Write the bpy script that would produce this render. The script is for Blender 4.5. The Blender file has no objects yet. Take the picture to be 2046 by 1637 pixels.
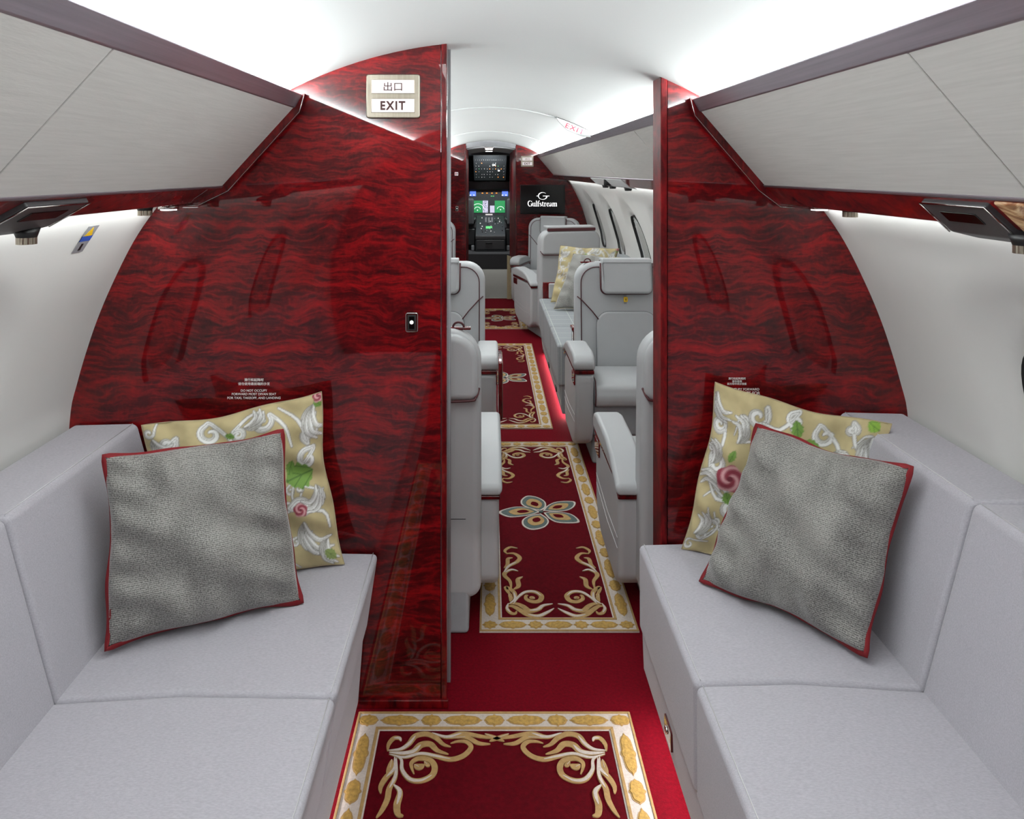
import bpy, bmesh, math, random
import numpy as np
from mathutils import Vector, Matrix
random.seed(4)
S = bpy.context.scene
COL = S.collection
PI = math.pi

# ------------------------------------------------------------------ camera, world, lights, exposure
EYE = 1.45
FPX = 1474.0
cam_d = bpy.data.cameras.new('camera'); cam = bpy.data.objects.new('camera', cam_d); COL.objects.link(cam)
cam.location = (0, 0, EYE); cam.rotation_euler = (PI/2, 0, 0)
cam_d.sensor_fit = 'HORIZONTAL'; cam_d.sensor_width = 36; cam_d.lens = FPX/2046*36
cam_d.shift_x = (1023-977)/2046; cam_d.shift_y = -(818.5-343)/2046; cam_d.clip_start = .02
S.camera = cam
S.view_settings.view_transform = 'Standard'; S.view_settings.look = 'None'
S.view_settings.gamma = 1; S.view_settings.use_curve_mapping = False
S.view_settings.exposure = 0.17
w = bpy.data.worlds.new('world'); S.world = w; w.use_nodes = True
w.node_tree.nodes['Background'].inputs[0].default_value = (.93, .95, 1, 1)
w.node_tree.nodes['Background'].inputs[1].default_value = 0.85

def area(name, loc, rot, sx, sy, power, col=(.94, 1, .985), spread=180):
    l = bpy.data.lights.new(name, 'AREA'); l.shape = 'RECTANGLE'; l.size = sx; l.size_y = sy
    l.energy = power; l.color = col; l.spread = math.radians(spread)
    o = bpy.data.objects.new(name, l); COL.objects.link(o); o.location = loc; o.rotation_euler = rot
    return o
# cove tubes hidden behind the valances, pointing up and inward
for sx, x, z in ((-1, -.537, 1.653), (1, .576, 1.643)):
    for (a, b) in ((-1.25, 1.97), (2.12, 8.4)):
        area('cove_tube', (x, (a+b)/2, z), (0, PI - sx*.8, 0), .012, b-a, 9.6*(b-a), (.94, 1, .99))
# slim tubes under the bins washing the sidewalls
for sx, x in ((-1, -.868), (1, .885)):
    for (a, b) in ((-1.25, 1.97), (2.12, 8.3)):
        area('wall_wash_tube', (x, (a+b)/2, 1.352), (0, -sx*.25, 0), .015, b-a, 1.25*(b-a), (.95, 1, .99))
# toe kick strips beneath the divans
area('toe_kick_strip', (.47, .9, .09), (0, .9, 0), .02, 2.1, 9, (1, .97, .97))
area('toe_kick_strip', (-.42, .9, .035), (0, -.95, 0), .015, 2.1, 3, (1, .95, .95))
area('toe_kick_strip', (.46, 5.08, .05), (0, 1.0, 0), .02, 1.5, 7, (1, .95, .95))
# added fill lights without fixtures in the cabin, then the vestibule down light
area('cabin_fill', (.1, 5.2, 1.76), (0, 0, 0), .3, 3.0, 15)
area('cabin_fill', (.1, 3.0, 1.77), (0, 0, 0), .3, 1.2, 4)
area('cabin_fill', (0, 1.0, 1.77), (0, 0, 0), .3, 1.6, 12)
area('vestibule_downlight', (.02, 9.6, 1.62), (0, 0, 0), .12, .8, 5.0)
area('vestibule_ceiling_fill', (.02, 8.75, 1.60), (PI*.93, 0, 0), .4, .05, 1.2)  # added fill aimed up to brighten the vestibule ceiling, not a built fixture

# ------------------------------------------------------------------ helpers
def L(h):
    h = h.lstrip('#'); c = [int(h[i:i+2], 16)/255 for i in (0, 2, 4)]
    return tuple((v/12.92 if v <= .04045 else ((v+.055)/1.055)**2.4) for v in c) + (1,)
MATS = {}
def mat(name, hexcol, rough=.6, metal=0, bump=None, mottle=None, coat=0, emit=0, spec=.5, sheen=0):
    m = bpy.data.materials.new(name); m.use_nodes = True; nt = m.node_tree; N = nt.nodes; K = nt.links
    b = N['Principled BSDF']; c = L(hexcol)
    b.inputs['Base Color'].default_value = c; b.inputs['Roughness'].default_value = rough
    b.inputs['Metallic'].default_value = metal; b.inputs['Specular IOR Level'].default_value = spec
    b.inputs['Coat Weight'].default_value = coat; b.inputs['Coat Roughness'].default_value = .03
    b.inputs['Sheen Weight'].default_value = sheen
    tc = N.new('ShaderNodeTexCoord')
    if emit:
        b.inputs['Emission Color'].default_value = c; b.inputs['Emission Strength'].default_value = emit
    # mottle: (scale xyz, amount)
    sc, amt = mottle or ((30, 30, 30), .05)
    mp = N.new('ShaderNodeMapping'); mp.inputs['Scale'].default_value = sc
    K.new(tc.outputs['Object'], mp.inputs[0])
    nz = N.new('ShaderNodeTexNoise'); nz.inputs['Scale'].default_value = 1; nz.inputs['Detail'].default_value = 4
    K.new(mp.outputs[0], nz.inputs['Vector'])
    r = N.new('ShaderNodeValToRGB')
    r.color_ramp.elements[0].position = .3; r.color_ramp.elements[1].position = .7
    r.color_ramp.elements[0].color = tuple(v*(1-amt) for v in c[:3])+(1,)
    r.color_ramp.elements[1].color = tuple(min(1, v*(1+amt)) for v in c[:3])+(1,)
    K.new(nz.outputs['Fac'], r.inputs[0]); K.new(r.outputs[0], b.inputs['Base Color'])
    if bump:
        bs, st, dist = bump
        if not isinstance(bs, tuple): bs = (bs, bs, bs)
        mp2 = N.new('ShaderNodeMapping'); mp2.inputs['Scale'].default_value = bs
        K.new(tc.outputs['Object'], mp2.inputs[0])
        n2 = N.new('ShaderNodeTexNoise'); n2.inputs['Scale'].default_value = 1; n2.inputs['Detail'].default_value = 3
        K.new(mp2.outputs[0], n2.inputs['Vector'])
        bp = N.new('ShaderNodeBump'); bp.inputs['Strength'].default_value = st; bp.inputs['Distance'].default_value = dist
        K.new(n2.outputs['Fac'], bp.inputs['Height']); K.new(bp.outputs[0], b.inputs['Normal'])
    MATS[name] = m
    return m

def wood_mat(name, dark, mid, bright, axes=(2.6, 2.6, 17), dist=.075, fold=0.0, gain=1.0):
    """quilted, book matched veneer under clear lacquer"""
    m = bpy.data.materials.new(name); m.use_nodes = True; nt = m.node_tree; N = nt.nodes; K = nt.links
    b = N['Principled BSDF']
    tc = N.new('ShaderNodeTexCoord'); vec = tc.outputs['Object']
    if fold:
        sp = N.new('ShaderNodeSeparateXYZ'); K.new(vec, sp.inputs[0])
        pp = N.new('ShaderNodeMath'); pp.operation = 'PINGPONG'; pp.inputs[1].default_value = fold
        K.new(sp.outputs[0], pp.inputs[0])
        cb = N.new('ShaderNodeCombineXYZ'); K.new(pp.outputs[0], cb.inputs[0]); K.new(sp.outputs[1], cb.inputs[1]); K.new(sp.outputs[2], cb.inputs[2])
        vec = cb.outputs[0]
    d = N.new('ShaderNodeTexNoise'); d.inputs['Scale'].default_value = 6; d.inputs['Detail'].default_value = 2
    K.new(vec, d.inputs['Vector'])
    su = N.new('ShaderNodeVectorMath'); su.operation = 'SUBTRACT'; su.inputs[1].default_value = (.5, .5, .5)
    K.new(d.outputs['Color'], su.inputs[0])
    scv = N.new('ShaderNodeVectorMath'); scv.operation = 'SCALE'; scv.inputs['Scale'].default_value = dist
    K.new(su.outputs[0], scv.inputs[0])
    ad = N.new('ShaderNodeVectorMath'); ad.operation = 'ADD'; K.new(vec, ad.inputs[0]); K.new(scv.outputs[0], ad.inputs[1])
    mp = N.new('ShaderNodeMapping'); mp.inputs['Scale'].default_value = axes; K.new(ad.outputs[0], mp.inputs[0])
    n1 = N.new('ShaderNodeTexNoise'); n1.inputs['Scale'].default_value = 2.2; n1.inputs['Detail'].default_value = 3; n1.inputs['Roughness'].default_value = .62
    K.new(mp.outputs[0], n1.inputs['Vector'])
    fine = N.new('ShaderNodeTexNoise'); fine.inputs['Scale'].default_value = 90; fine.inputs['Detail'].default_value = 5; fine.inputs['Roughness'].default_value = .7
    K.new(ad.outputs[0], fine.inputs['Vector'])
    big = N.new('ShaderNodeTexNoise'); big.inputs['Scale'].default_value = 2.3; big.inputs['Detail'].default_value = 1
    K.new(vec, big.inputs['Vector'])
    def math_(op, a, bb):
        q = N.new('ShaderNodeMath'); q.operation = op
        for i, v in enumerate((a, bb)):
            if isinstance(v, (int, float)): q.inputs[i].default_value = v
            else: K.new(v, q.inputs[i])
        return q.outputs[0]
    # ridged lines: 1-|2n-1| of a second noise
    n2 = N.new('ShaderNodeTexNoise'); n2.inputs['Scale'].default_value = 3.6; n2.inputs['Detail'].default_value = 2
    K.new(mp.outputs[0], n2.inputs['Vector'])
    rid = math_('SUBTRACT', 1.0, math_('MULTIPLY', math_('ABSOLUTE', math_('SUBTRACT', n2.outputs['Fac'], .5), 0), 7.0))
    rid = math_('MAXIMUM', rid, 0)
    v = math_('ADD', math_('MULTIPLY', math_('SUBTRACT', n1.outputs['Fac'], .5), 1.25), .36)
    v = math_('ADD', v, math_('MULTIPLY', rid, .24))
    v = math_('ADD', v, math_('MULTIPLY', math_('SUBTRACT', fine.outputs['Fac'], .5), .55))
    v = math_('ADD', v, math_('MULTIPLY', math_('SUBTRACT', big.outputs['Fac'], .5), .35))
    r = N.new('ShaderNodeValToRGB'); e = r.color_ramp.elements
    e[0].position = .12; e[0].color = L(dark); e[1].position = .92; e[1].color = L(bright)
    k = e.new(.45); k.color = L(mid)
    K.new(v, r.inputs[0]); K.new(r.outputs[0], b.inputs['Base Color'])
    b.inputs['Roughness'].default_value = .4; b.inputs['Specular IOR Level'].default_value = .12
    b.inputs['Coat Weight'].default_value = 1; b.inputs['Coat Roughness'].default_value = .015; b.inputs['Coat IOR'].default_value = 1.42
    MATS[name] = m
    return m

wood_mat('veneer', '220204', '4c0307', '8a090e', fold=.62, axes=(3.3, 3.3, 17), dist=.09)
wood_mat('veneer_trim', '260205', '520509', '7c0b10', axes=(14, 4, 4), dist=.05)
wood_mat('veneer_satin', '260205', '520509', '7c0b10', axes=(14, 4, 4), dist=.05)
q_ = MATS['veneer_satin'].node_tree.nodes['Principled BSDF']; q_.inputs['Coat Weight'].default_value = .12; q_.inputs['Coat Roughness'].default_value = .3; q_.inputs['Roughness'].default_value = .6
wood_mat('veneer_rail', '300305', '6c0b0b', '98180f', axes=(6, 5, 9), dist=.06)
wood_mat('burl', '4a2418', 'a06a44', 'e8c8a0', axes=(22, 26, 30), dist=.25)
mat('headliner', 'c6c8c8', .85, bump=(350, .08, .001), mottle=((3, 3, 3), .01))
mat('sidewall', 'd6d5d2', .8, bump=((60, 60, 400), .1, .001), mottle=((3, 3, 3), .02))
mat('bin_fabric', 'c2c0bc', .85, bump=((120, 60, 500), .15, .001), mottle=((160, 8, 260), .05))
mat('brushed', 'aea6b0', .3, .75, bump=((8, 4, 700), .05, .0005), mottle=((10, 3, 200), .1))
mat('chrome', 'c8c4c0', .12, 1)
mat('nickel', 'a39a8c', .3, 1, mottle=((200, 5, 5), .1))
mat('leather', 'adaeb0', .48, bump=(260, .12, .001), mottle=((8, 8, 8), .02))
mat('leather_dark', '8d8e91', .5, bump=(260, .12, .001))
mat('piping', '4a1a20', .5)
mat('gap', '1c1a1b', .8)
mat('stitch', 'c8c8c8', .7)
mat('divan', 'a9a6ad', .95, bump=((700, 500, 700), .35, .001), mottle=((150, 420, 420), .10), sheen=.15)
mat('carpet', '640010', .95, bump=(420, .6, .003), mottle=((120, 120, 120), .22), spec=.1)
mat('field', '50000b', .95, bump=(500, .5, .002), mottle=((90, 90, 90), .18), spec=.1)
mat('cream', 'bcb0a8', .9, bump=(450, .5, .002), mottle=((160, 160, 160), .10))
mat('gold', 'a8843e', .75, bump=(200, .7, .003), mottle=((120, 120, 120), .28))
mat('gold_line', 'a08050', .85, bump=(400, .5, .002), mottle=((70, 70, 70), .15))
mat('slate_wool', '4c5a58', .9, bump=(400, .5, .002), mottle=((110, 110, 110), .2))
mat('vestibule_carpet', '8f8c86', .95, bump=(300, .5, .002), mottle=((150, 150, 150), .12))
mat('dark_carpet', '3a393c', .95, bump=(300, .5, .002), mottle=((150, 150, 150), .15))
mat('black_plastic', '1b1b1d', .4, mottle=((80, 80, 80), .2))
mat('graphite', '3d3b3d', .4, bump=(500, .1, .0005), mottle=((200, 200, 200), .1))
mat('panel_grey', '34363a', .6, mottle=((60, 60, 60), .2))
mat('screen_black', '060607', .12)
mat('white_ink', 'f2eeec', .6)
mat('white_glow', 'ffffff', .5, emit=.9)
mat('lamp_glow', 'ffffff', .5, emit=9)
mat('sign_white', 'e6dcdc', .5, emit=.35)
mat('sign_ink', '3a1410', .6)
mat('sign_red', 'b81c3c', .6)
mat('red_flange', '7a0c16', .75, bump=(300, .4, .001))
mat('green_glow', '2f9a5a', .5, emit=.35)
mat('lavender_glow', 'd8d0ea', .5, emit=.35)
mat('blue_glow', '5a78e0', .5, emit=.7)
mat('amber_glow', 'ff8a2a', .5, emit=1.6)
mat('lime_glow', '66d07a', .5, emit=.4)
mat('yellow', 'e0b420', .5)
mat('blue_tag', '2a50a8', .5)
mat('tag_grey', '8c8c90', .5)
mat('shade_mesh', 'a3a29e', .8, bump=((900, 900, 900), .4, .001), mottle=((300, 300, 300), .25))
mat('gasket', '141313', .6)
mat('tan_cloth', 'a8997a', .9, bump=(100, .4, .002))

# plaid wool: grey with faint cream window-pane lines
def plaid():
    m = mat('plaid', '8e9194', .95, bump=(600, .3, .001), mottle=((300, 300, 300), .12))
    nt = m.node_tree; N = nt.nodes; K = nt.links; b = N['Principled BSDF']
    src = b.inputs['Base Color'].links[0].from_socket
    tc = N.new('ShaderNodeTexCoord'); sp = N.new('ShaderNodeSeparateXYZ'); K.new(tc.outputs['Object'], sp.inputs[0])
    outs = []
    for ax in (0, 1, 2):
        q = N.new('ShaderNodeMath'); q.operation = 'PINGPONG'; q.inputs[1].default_value = .07; K.new(sp.outputs[ax], q.inputs[0])
        l = N.new('ShaderNodeMath'); l.operation = 'LESS_THAN'; l.inputs[1].default_value = .0022; K.new(q.outputs[0], l.inputs[0]); outs.append(l)
    a = N.new('ShaderNodeMath'); a.operation = 'MAXIMUM'; K.new(outs[0].outputs[0], a.inputs[0]); K.new(outs[1].outputs[0], a.inputs[1])
    s = N.new('ShaderNodeMath'); s.operation = 'MULTIPLY'; s.inputs[1].default_value = .5; K.new(a.outputs[0], s.inputs[0])
    mx = N.new('ShaderNodeMixRGB'); mx.inputs[2].default_value = L('c9ccc4'); K.new(s.outputs[0], mx.inputs[0]); K.new(src, mx.inputs[1])
    K.new(mx.outputs[0], b.inputs['Base Color'])
plaid()
# chenille weave of the grey pillows
def chenille():
    m = bpy.data.materials.new('chenille'); m.use_nodes = True; nt = m.node_tree; N = nt.nodes; K = nt.links; b = N['Principled BSDF']
    uv = N.new('ShaderNodeUVMap'); uv.uv_map = 'weave'
    mp = N.new('ShaderNodeMapping'); mp.inputs['Scale'].default_value = (1, 1, 1); K.new(uv.outputs[0], mp.inputs[0])
    wv = N.new('ShaderNodeTexWave'); wv.bands_direction = 'Y'; wv.inputs['Scale'].default_value = 30; wv.inputs['Distortion'].default_value = 5
    wv.inputs['Detail'].default_value = 2; wv.inputs['Detail Scale'].default_value = 9
    K.new(mp.outputs[0], wv.inputs[0])
    v = N.new('ShaderNodeTexNoise'); v.inputs['Scale'].default_value = 3.2; v.inputs['Detail'].default_value = 4; K.new(mp.outputs[0], v.inputs['Vector'])
    f = N.new('ShaderNodeTexNoise'); f.inputs['Scale'].default_value = 130; f.inputs['Detail'].default_value = 3; K.new(mp.outputs[0], f.inputs['Vector'])
    def mm(op, a, bb):
        q = N.new('ShaderNodeMath'); q.operation = op
        for i, x in enumerate((a, bb)):
            if isinstance(x, (int, float)): q.inputs[i].default_value = x
            else: K.new(x, q.inputs[i])
        return q.outputs[0]
    h = mm('ADD', mm('MULTIPLY', wv.outputs['Fac'], .28), mm('MULTIPLY', f.outputs['Fac'], .95))
    c = mm('ADD', h, mm('ADD', mm('MULTIPLY', v.outputs['Fac'], .38), .085))
    r = N.new('ShaderNodeValToRGB'); e = r.color_ramp.elements
    e[0].position = .6; e[0].color = L('3f3e3c'); e[1].position = 1.15; e[1].color = L('9a9893')
    e[1].position = 1.0
    k = e.new(.8); k.color = L('686663')
    K.new(c, r.inputs[0]); K.new(r.outputs[0], b.inputs['Base Color'])
    b.inputs['Roughness'].default_value = .6; b.inputs['Sheen Weight'].default_value = .4; b.inputs['Sheen Roughness'].default_value = .4
    bp = N.new('ShaderNodeBump'); bp.inputs['Strength'].default_value = .45; bp.inputs['Distance'].default_value = .0022
    K.new(h, bp.inputs['Height']); K.new(bp.outputs[0], b.inputs['Normal'])
    MATS['chenille'] = m
chenille()
def floral():
    m = bpy.data.materials.new('floral'); m.use_nodes = True; nt = m.node_tree; N = nt.nodes; K = nt.links; b = N['Principled BSDF']
    a = N.new('ShaderNodeVertexColor'); a.layer_name = 'print'; K.new(a.outputs[0], b.inputs['Base Color'])
    b.inputs['Roughness'].default_value = .75; b.inputs['Sheen Weight'].default_value = .1
    tc = N.new('ShaderNodeTexCoord'); n = N.new('ShaderNodeTexNoise'); n.inputs['Scale'].default_value = 500; K.new(tc.outputs['Object'], n.inputs['Vector'])
    bp = N.new('ShaderNodeBump'); bp.inputs['Strength'].default_value = .25; bp.inputs['Distance'].default_value = .001
    K.new(n.outputs['Fac'], bp.inputs['Height']); K.new(bp.outputs[0], b.inputs['Normal'])
    MATS['floral'] = m
floral()

def obj(name, bm, m, parent=None, bevel=0, seg=3, smooth=True, label=None, kind=None):
    if isinstance(bm, bmesh.types.BMesh):
        bmesh.ops.recalc_face_normals(bm, faces=bm.faces)
        me = bpy.data.meshes.new(name); bm.to_mesh(me); bm.free()
    else: me = bm
    me.materials.clear(); me.materials.append(MATS[m])
    if smooth: me.polygons.foreach_set('use_smooth', [True]*len(me.polygons))
    o = bpy.data.objects.new(name, me); COL.objects.link(o)
    if bevel:
        b = o.modifiers.new('bevel', 'BEVEL'); b.width = bevel; b.segments = seg; b.limit_method = 'ANGLE'; b.angle_limit = .5
        b.harden_normals = True; b.use_clamp_overlap = True
    if parent is not None:
        o.parent = parent
        o.matrix_parent_inverse = Matrix.Translation(parent.location).inverted() if parent.type == 'EMPTY' else Matrix()
    if label: o['label'] = label
    if kind: o['kind'] = kind
    return o
def thing(name, label, cat, loc=(0, 0, 0), group=None):
    o = bpy.data.objects.new(name, None); COL.objects.link(o); o.location = loc; o.empty_display_size = .05
    o['label'] = label; o['category'] = cat
    if group: o['group'] = group
    return o
def tag(o, label, cat, group=None):
    o['label'] = label; o['category'] = cat
    if group: o['group'] = group
    return o
def struct(name, bm, m, **k):
    return obj(name, bm, m, kind='structure', **k)

def prism(bm, pts, axis, a, b):
    """polygon pts extruded along axis; pts are (x,z) for 'y', (y,z) for 'x', (x,y) for 'z'"""
    f = {'y': lambda p, t: (p[0], t, p[1]), 'x': lambda p, t: (t, p[0], p[1]), 'z': lambda p, t: (p[0], p[1], t)}[axis]
    A = [bm.verts.new(f(p, a)) for p in pts]; B = [bm.verts.new(f(p, b)) for p in pts]
    bm.faces.new(A); bm.faces.new(B[::-1]); n = len(pts)
    for i in range(n): bm.faces.new((A[i], B[i], B[(i+1) % n], A[(i+1) % n]))
    return bm
def P(pts, axis, a, b): return prism(bmesh.new(), pts, axis, a, b)
def box(bm, x0, x1, y0, y1, z0, z1): return prism(bm, [(x0, y0), (x1, y0), (x1, y1), (x0, y1)], 'z', z0, z1)
def B(*a): return box(bmesh.new(), *a)
def rrect(x0, x1, z0, z1, r, n=6, corners=(1, 1, 1, 1)):
    """rounded rectangle, corners bl, br, tr, tl"""
    out = []
    for (cx, cz, a0, on) in ((x0, z0, PI, corners[0]), (x1, z0, 1.5*PI, corners[1]), (x1, z1, 0, corners[2]), (x0, z1, .5*PI, corners[3])):
        rr = r if on is True or on == 1 else (on*r)
        if not on: out.append((cx, cz)); continue
        ccx = cx + (rr if cx == x0 else -rr); ccz = cz + (rr if cz == z0 else -rr)
        for i in range(n+1):
            a = a0 + .5*PI*i/n; out.append((ccx+rr*math.cos(a), ccz+rr*math.sin(a)))
    return out
def cyl(bm, c, r, h, axis='z', n=20, r2=None):
    r2 = r if r2 is None else r2
    f = {'z': lambda u, v, t: (c[0]+u, c[1]+v, c[2]+t), 'y': lambda u, v, t: (c[0]+u, c[1]+t, c[2]+v), 'x': lambda u, v, t: (c[0]+t, c[1]+u, c[2]+v)}[axis]
    A = [bm.verts.new(f(r*math.cos(2*PI*i/n), r*math.sin(2*PI*i/n), 0)) for i in range(n)]
    Bv = [bm.verts.new(f(r2*math.cos(2*PI*i/n), r2*math.sin(2*PI*i/n), h)) for i in range(n)]
    bm.faces.new(A); bm.faces.new(Bv[::-1])
    for i in range(n): bm.faces.new((A[i], Bv[i], Bv[(i+1) % n], A[(i+1) % n]))
    return bm
def catmull(pts, k=8):
    pts = [np.array(p, float) for p in pts]; q = [2*pts[0]-pts[1]] + pts + [2*pts[-1]-pts[-2]]; out = []
    for i in range(1, len(q)-2):
        for j in range(k):
            t = j/k; p0, p1, p2, p3 = q[i-1:i+3]
            out.append(.5*((2*p1)+(-p0+p2)*t+(2*p0-5*p1+4*p2-p3)*t*t+(-p0+3*p1-3*p2+p3)*t**3))
    out.append(pts[-1]); return out
def tube(bm, pts, r, n=8, closed=False):
    pts = [Vector(p) for p in pts]; rings = []; m = len(pts); prev = None
    for i, p in enumerate(pts):
        t = (pts[(i+1) % m] if (closed or i < m-1) else p) - (pts[i-1] if (closed or i > 0) else p)
        t.normalize()
        u = (prev - prev.dot(t)*t) if prev is not None else t.orthogonal()
        if u.length < 1e-6: u = t.orthogonal()
        u.normalize(); prev = u; v = t.cross(u)
        rings.append([bm.verts.new(p + r*(math.cos(2*PI*k/n)*u + math.sin(2*PI*k/n)*v)) for k in range(n)])
    for i in range(m if closed else m-1):
        a = rings[i]; b = rings[(i+1) % m]
        for k in range(n): bm.faces.new((a[k], a[(k+1) % n], b[(k+1) % n], b[k]))
    if not closed: bm.faces.new(rings[0][::-1]); bm.faces.new(rings[-1])
    return bm
def ribbon(bm, pts, w0, z, h=.002, k=8, taper=True):
    """tapered raised stroke in the floor plane; pts (x,y)"""
    c = catmull(pts, k) if len(pts) > 2 else [np.array(p, float) for p in pts]
    n = len(c); Lf = []; Rt = []
    for i, p in enumerate(c):
        t = c[min(i+1, n-1)]-c[max(i-1, 0)]; t = t/(np.linalg.norm(t)+1e-9); nn = np.array((-t[1], t[0]))
        s = i/(n-1); w = w0*(.12+.88*math.sin(PI*min(1, max(0, s)))**.7) if taper else w0
        Lf.append(p+nn*w/2); Rt.append(p-nn*w/2)
    T = [[bm.verts.new((a[0], a[1], z+h)) for a in side] for side in (Lf, Rt)]
    Bt = [[bm.verts.new((a[0], a[1], z)) for a in side] for side in (Lf, Rt)]
    for i in range(n-1):
        bm.faces.new((T[0][i], T[1][i], T[1][i+1], T[0][i+1]))
        bm.faces.new((T[0][i], T[0][i+1], Bt[0][i+1], Bt[0][i])); bm.faces.new((T[1][i+1], T[1][i], Bt[1][i], Bt[1][i+1]))
def flo(px, py):
    Y = EYE*FPX/(py-343); return ((px-977)/FPX*Y, Y)

def text_mesh(txt, size, align='CENTER', extrude=.0005, bold=0.0, spacing=1):
    c = bpy.data.curves.new('t', 'FONT'); c.body = txt; c.size = size; c.align_x = align; c.align_y = 'CENTER'
    c.extrude = extrude; c.offset = bold; c.space_character = spacing
    o = bpy.data.objects.new('t', c); COL.objects.link(o)
    dg = bpy.context.evaluated_depsgraph_get(); dg.update()
    me = bpy.data.meshes.new_from_object(o.evaluated_get(dg)); bpy.data.objects.remove(o)
    return me
def text(name, txt, size, loc, m, parent=None, rot=(PI/2, 0, 0), width=None, height=None, **k):
    me = text_mesh(txt, size, **k)
    xs = [v.co.x for v in me.vertices]; ys = [v.co.y for v in me.vertices]
    sx = width/(max(xs)-min(xs)) if width else 1
    sy = height/(max(ys)-min(ys)) if height else sx
    cx = (max(xs)+min(xs))/2; cy = (max(ys)+min(ys))/2
    me.transform(Matrix.Translation(loc) @ (Matrix.Rotation(rot[2], 4, 'Z') @ Matrix.Rotation(rot[1], 4, 'Y') @ Matrix.Rotation(rot[0], 4, 'X')) @ Matrix.Diagonal((sx, sy, 1, 1)) @ Matrix.Translation((-cx, -cy, 0)))
    return obj(name, me, m, parent, smooth=False)

# ------------------------------------------------------------------ cabin shell
Y0, YP, YT = -1.3, 2.0, 8.45        # aft end of what is built, partition, forward bulkhead
PT = .09
CR, CZ = 1.18, .622                  # ceiling arc
def ceil_z(x): return CZ + math.sqrt(CR*CR-x*x)
WALL = [(.93, -.02), (1.03, .12), (1.095, .3), (1.13, .48), (1.142, .65), (1.134, .80), (1.118, .87), (1.095, .951), (1.064, 1.043), (1.025, 1.137), (.966, 1.256), (.904, 1.348), (.80, 1.475), (.70, 1.572), (.63, 1.619)]
wallc = catmull(WALL, 5)
# arc length table
wl = [0.0]
for i in range(1, len(wallc)): wl.append(wl[-1]+float(np.linalg.norm(wallc[i]-wallc[i-1])))
WL = wl[-1]
def wall_at(s):
    s = min(max(s, 0), WL); i = min(int(np.searchsorted(wl, s)), len(wl)-1); i = max(i, 1)
    t = (s-wl[i-1])/(wl[i]-wl[i-1]); p = wallc[i-1]*(1-t)+wallc[i]*t
    d = wallc[i]-wallc[i-1]; d = d/np.linalg.norm(d); n = np.array((d[1], -d[0]))   # outward normal
    return p, n
s_win = min((abs(wall_at(s)[0][1]-.905), s) for s in np.linspace(0, WL, 400))[1]
WIN = [(-.85+1.05*k) for k in range(0, 9)]; WIN = [-.87, .25, 1.345, 2.40, 3.38, 4.42, 5.43, 6.45, 7.47]
HW, HH = .185, .225
def win_disp(y, s):
    d = 0
    for c in WIN:
        if abs(y-c) > .4: continue
        r = (abs((y-c)/HW)**2.6 + abs((s-s_win)/HH)**2.6)**(1/2.6)
        if r < 1.0: v = 1
        elif r < 1.09: v = 1-(r-1.0)/.09*.45
        elif r < 1.75: q = (r-1.09)/.66; v = .55*(1-q*q*(3-2*q))
        else: v = 0
        d = max(d, v)
    return d*.045
def wall_mesh(side):
    bm = bmesh.new(); ss = np.linspace(0, WL, 80); ys = np.arange(Y0, YT+.011, .0205); G = []
    for y in ys:
        row = []
        for s in ss:
            p, n = wall_at(s); q = p+n*win_disp(y, s); row.append(bm.verts.new((side*q[0], y, q[1])))
        G.append(row)
    for i in range(len(ys)-1):
        for j in range(len(ss)-1): bm.faces.new((G[i][j], G[i+1][j], G[i+1][j+1], G[i][j+1]))
    return bm
struct('wall_left', wall_mesh(-1), 'sidewall'); struct('wall_right', wall_mesh(1), 'sidewall')
def arc_sheet(y0, y1, xm=.66, dz=0, th=.0, n=40):
    bm = bmesh.new(); xs = np.linspace(-xm, xm, n); A = [bm.verts.new((x, y0, ceil_z(x)+dz)) for x in xs]; C = [bm.verts.new((x, y1, ceil_z(x)+dz)) for x in xs]
    for i in range(n-1): bm.faces.new((A[i], C[i], C[i+1], A[i+1]))
    return bm
struct('ceiling', arc_sheet(Y0, YT), 'headliner')
def rib(y0, y1, d, xm=.56):
    xs = np.linspace(-xm, xm, 40)
    pts = [(x, ceil_z(x)+.004) for x in xs] + [(x, ceil_z(x)-d) for x in xs[::-1]]
    return P(pts, 'y', y0, y1)
struct('trim_1', rib(4.0, 4.03, .006), 'headliner', bevel=.002); struct('trim_2', rib(6.38, 6.41, .006), 'headliner', bevel=.002)
struct('floor', B(-.96, .96, Y0, YT-.02, -.03, 0), 'carpet', smooth=False)
struct('floor_vestibule', B(-.96, .96, YT-.02, 10.96, -.03, .0), 'vestibule_carpet', smooth=False)
struct('trim_3', B(-.96, .96, YT-.035, YT-.005, 0, .004), 'nickel', smooth=False)

struct('wall_aft_added', P([(-.93, 0)]+[(-x, z) for x, z in WALL[1:]]+ceil_pts(-.62, .62)+[(x, z) for x, z in WALL[:0:-1]]+[(.93, 0)], 'y', Y0-.03, Y0+.001) if False else B(-1.2, 1.2, Y0-.03, Y0+.001, -.03, 1.85), 'veneer', smooth=False)  # added unseen end wall; keeps the bright world out of the veneer reflections

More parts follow.
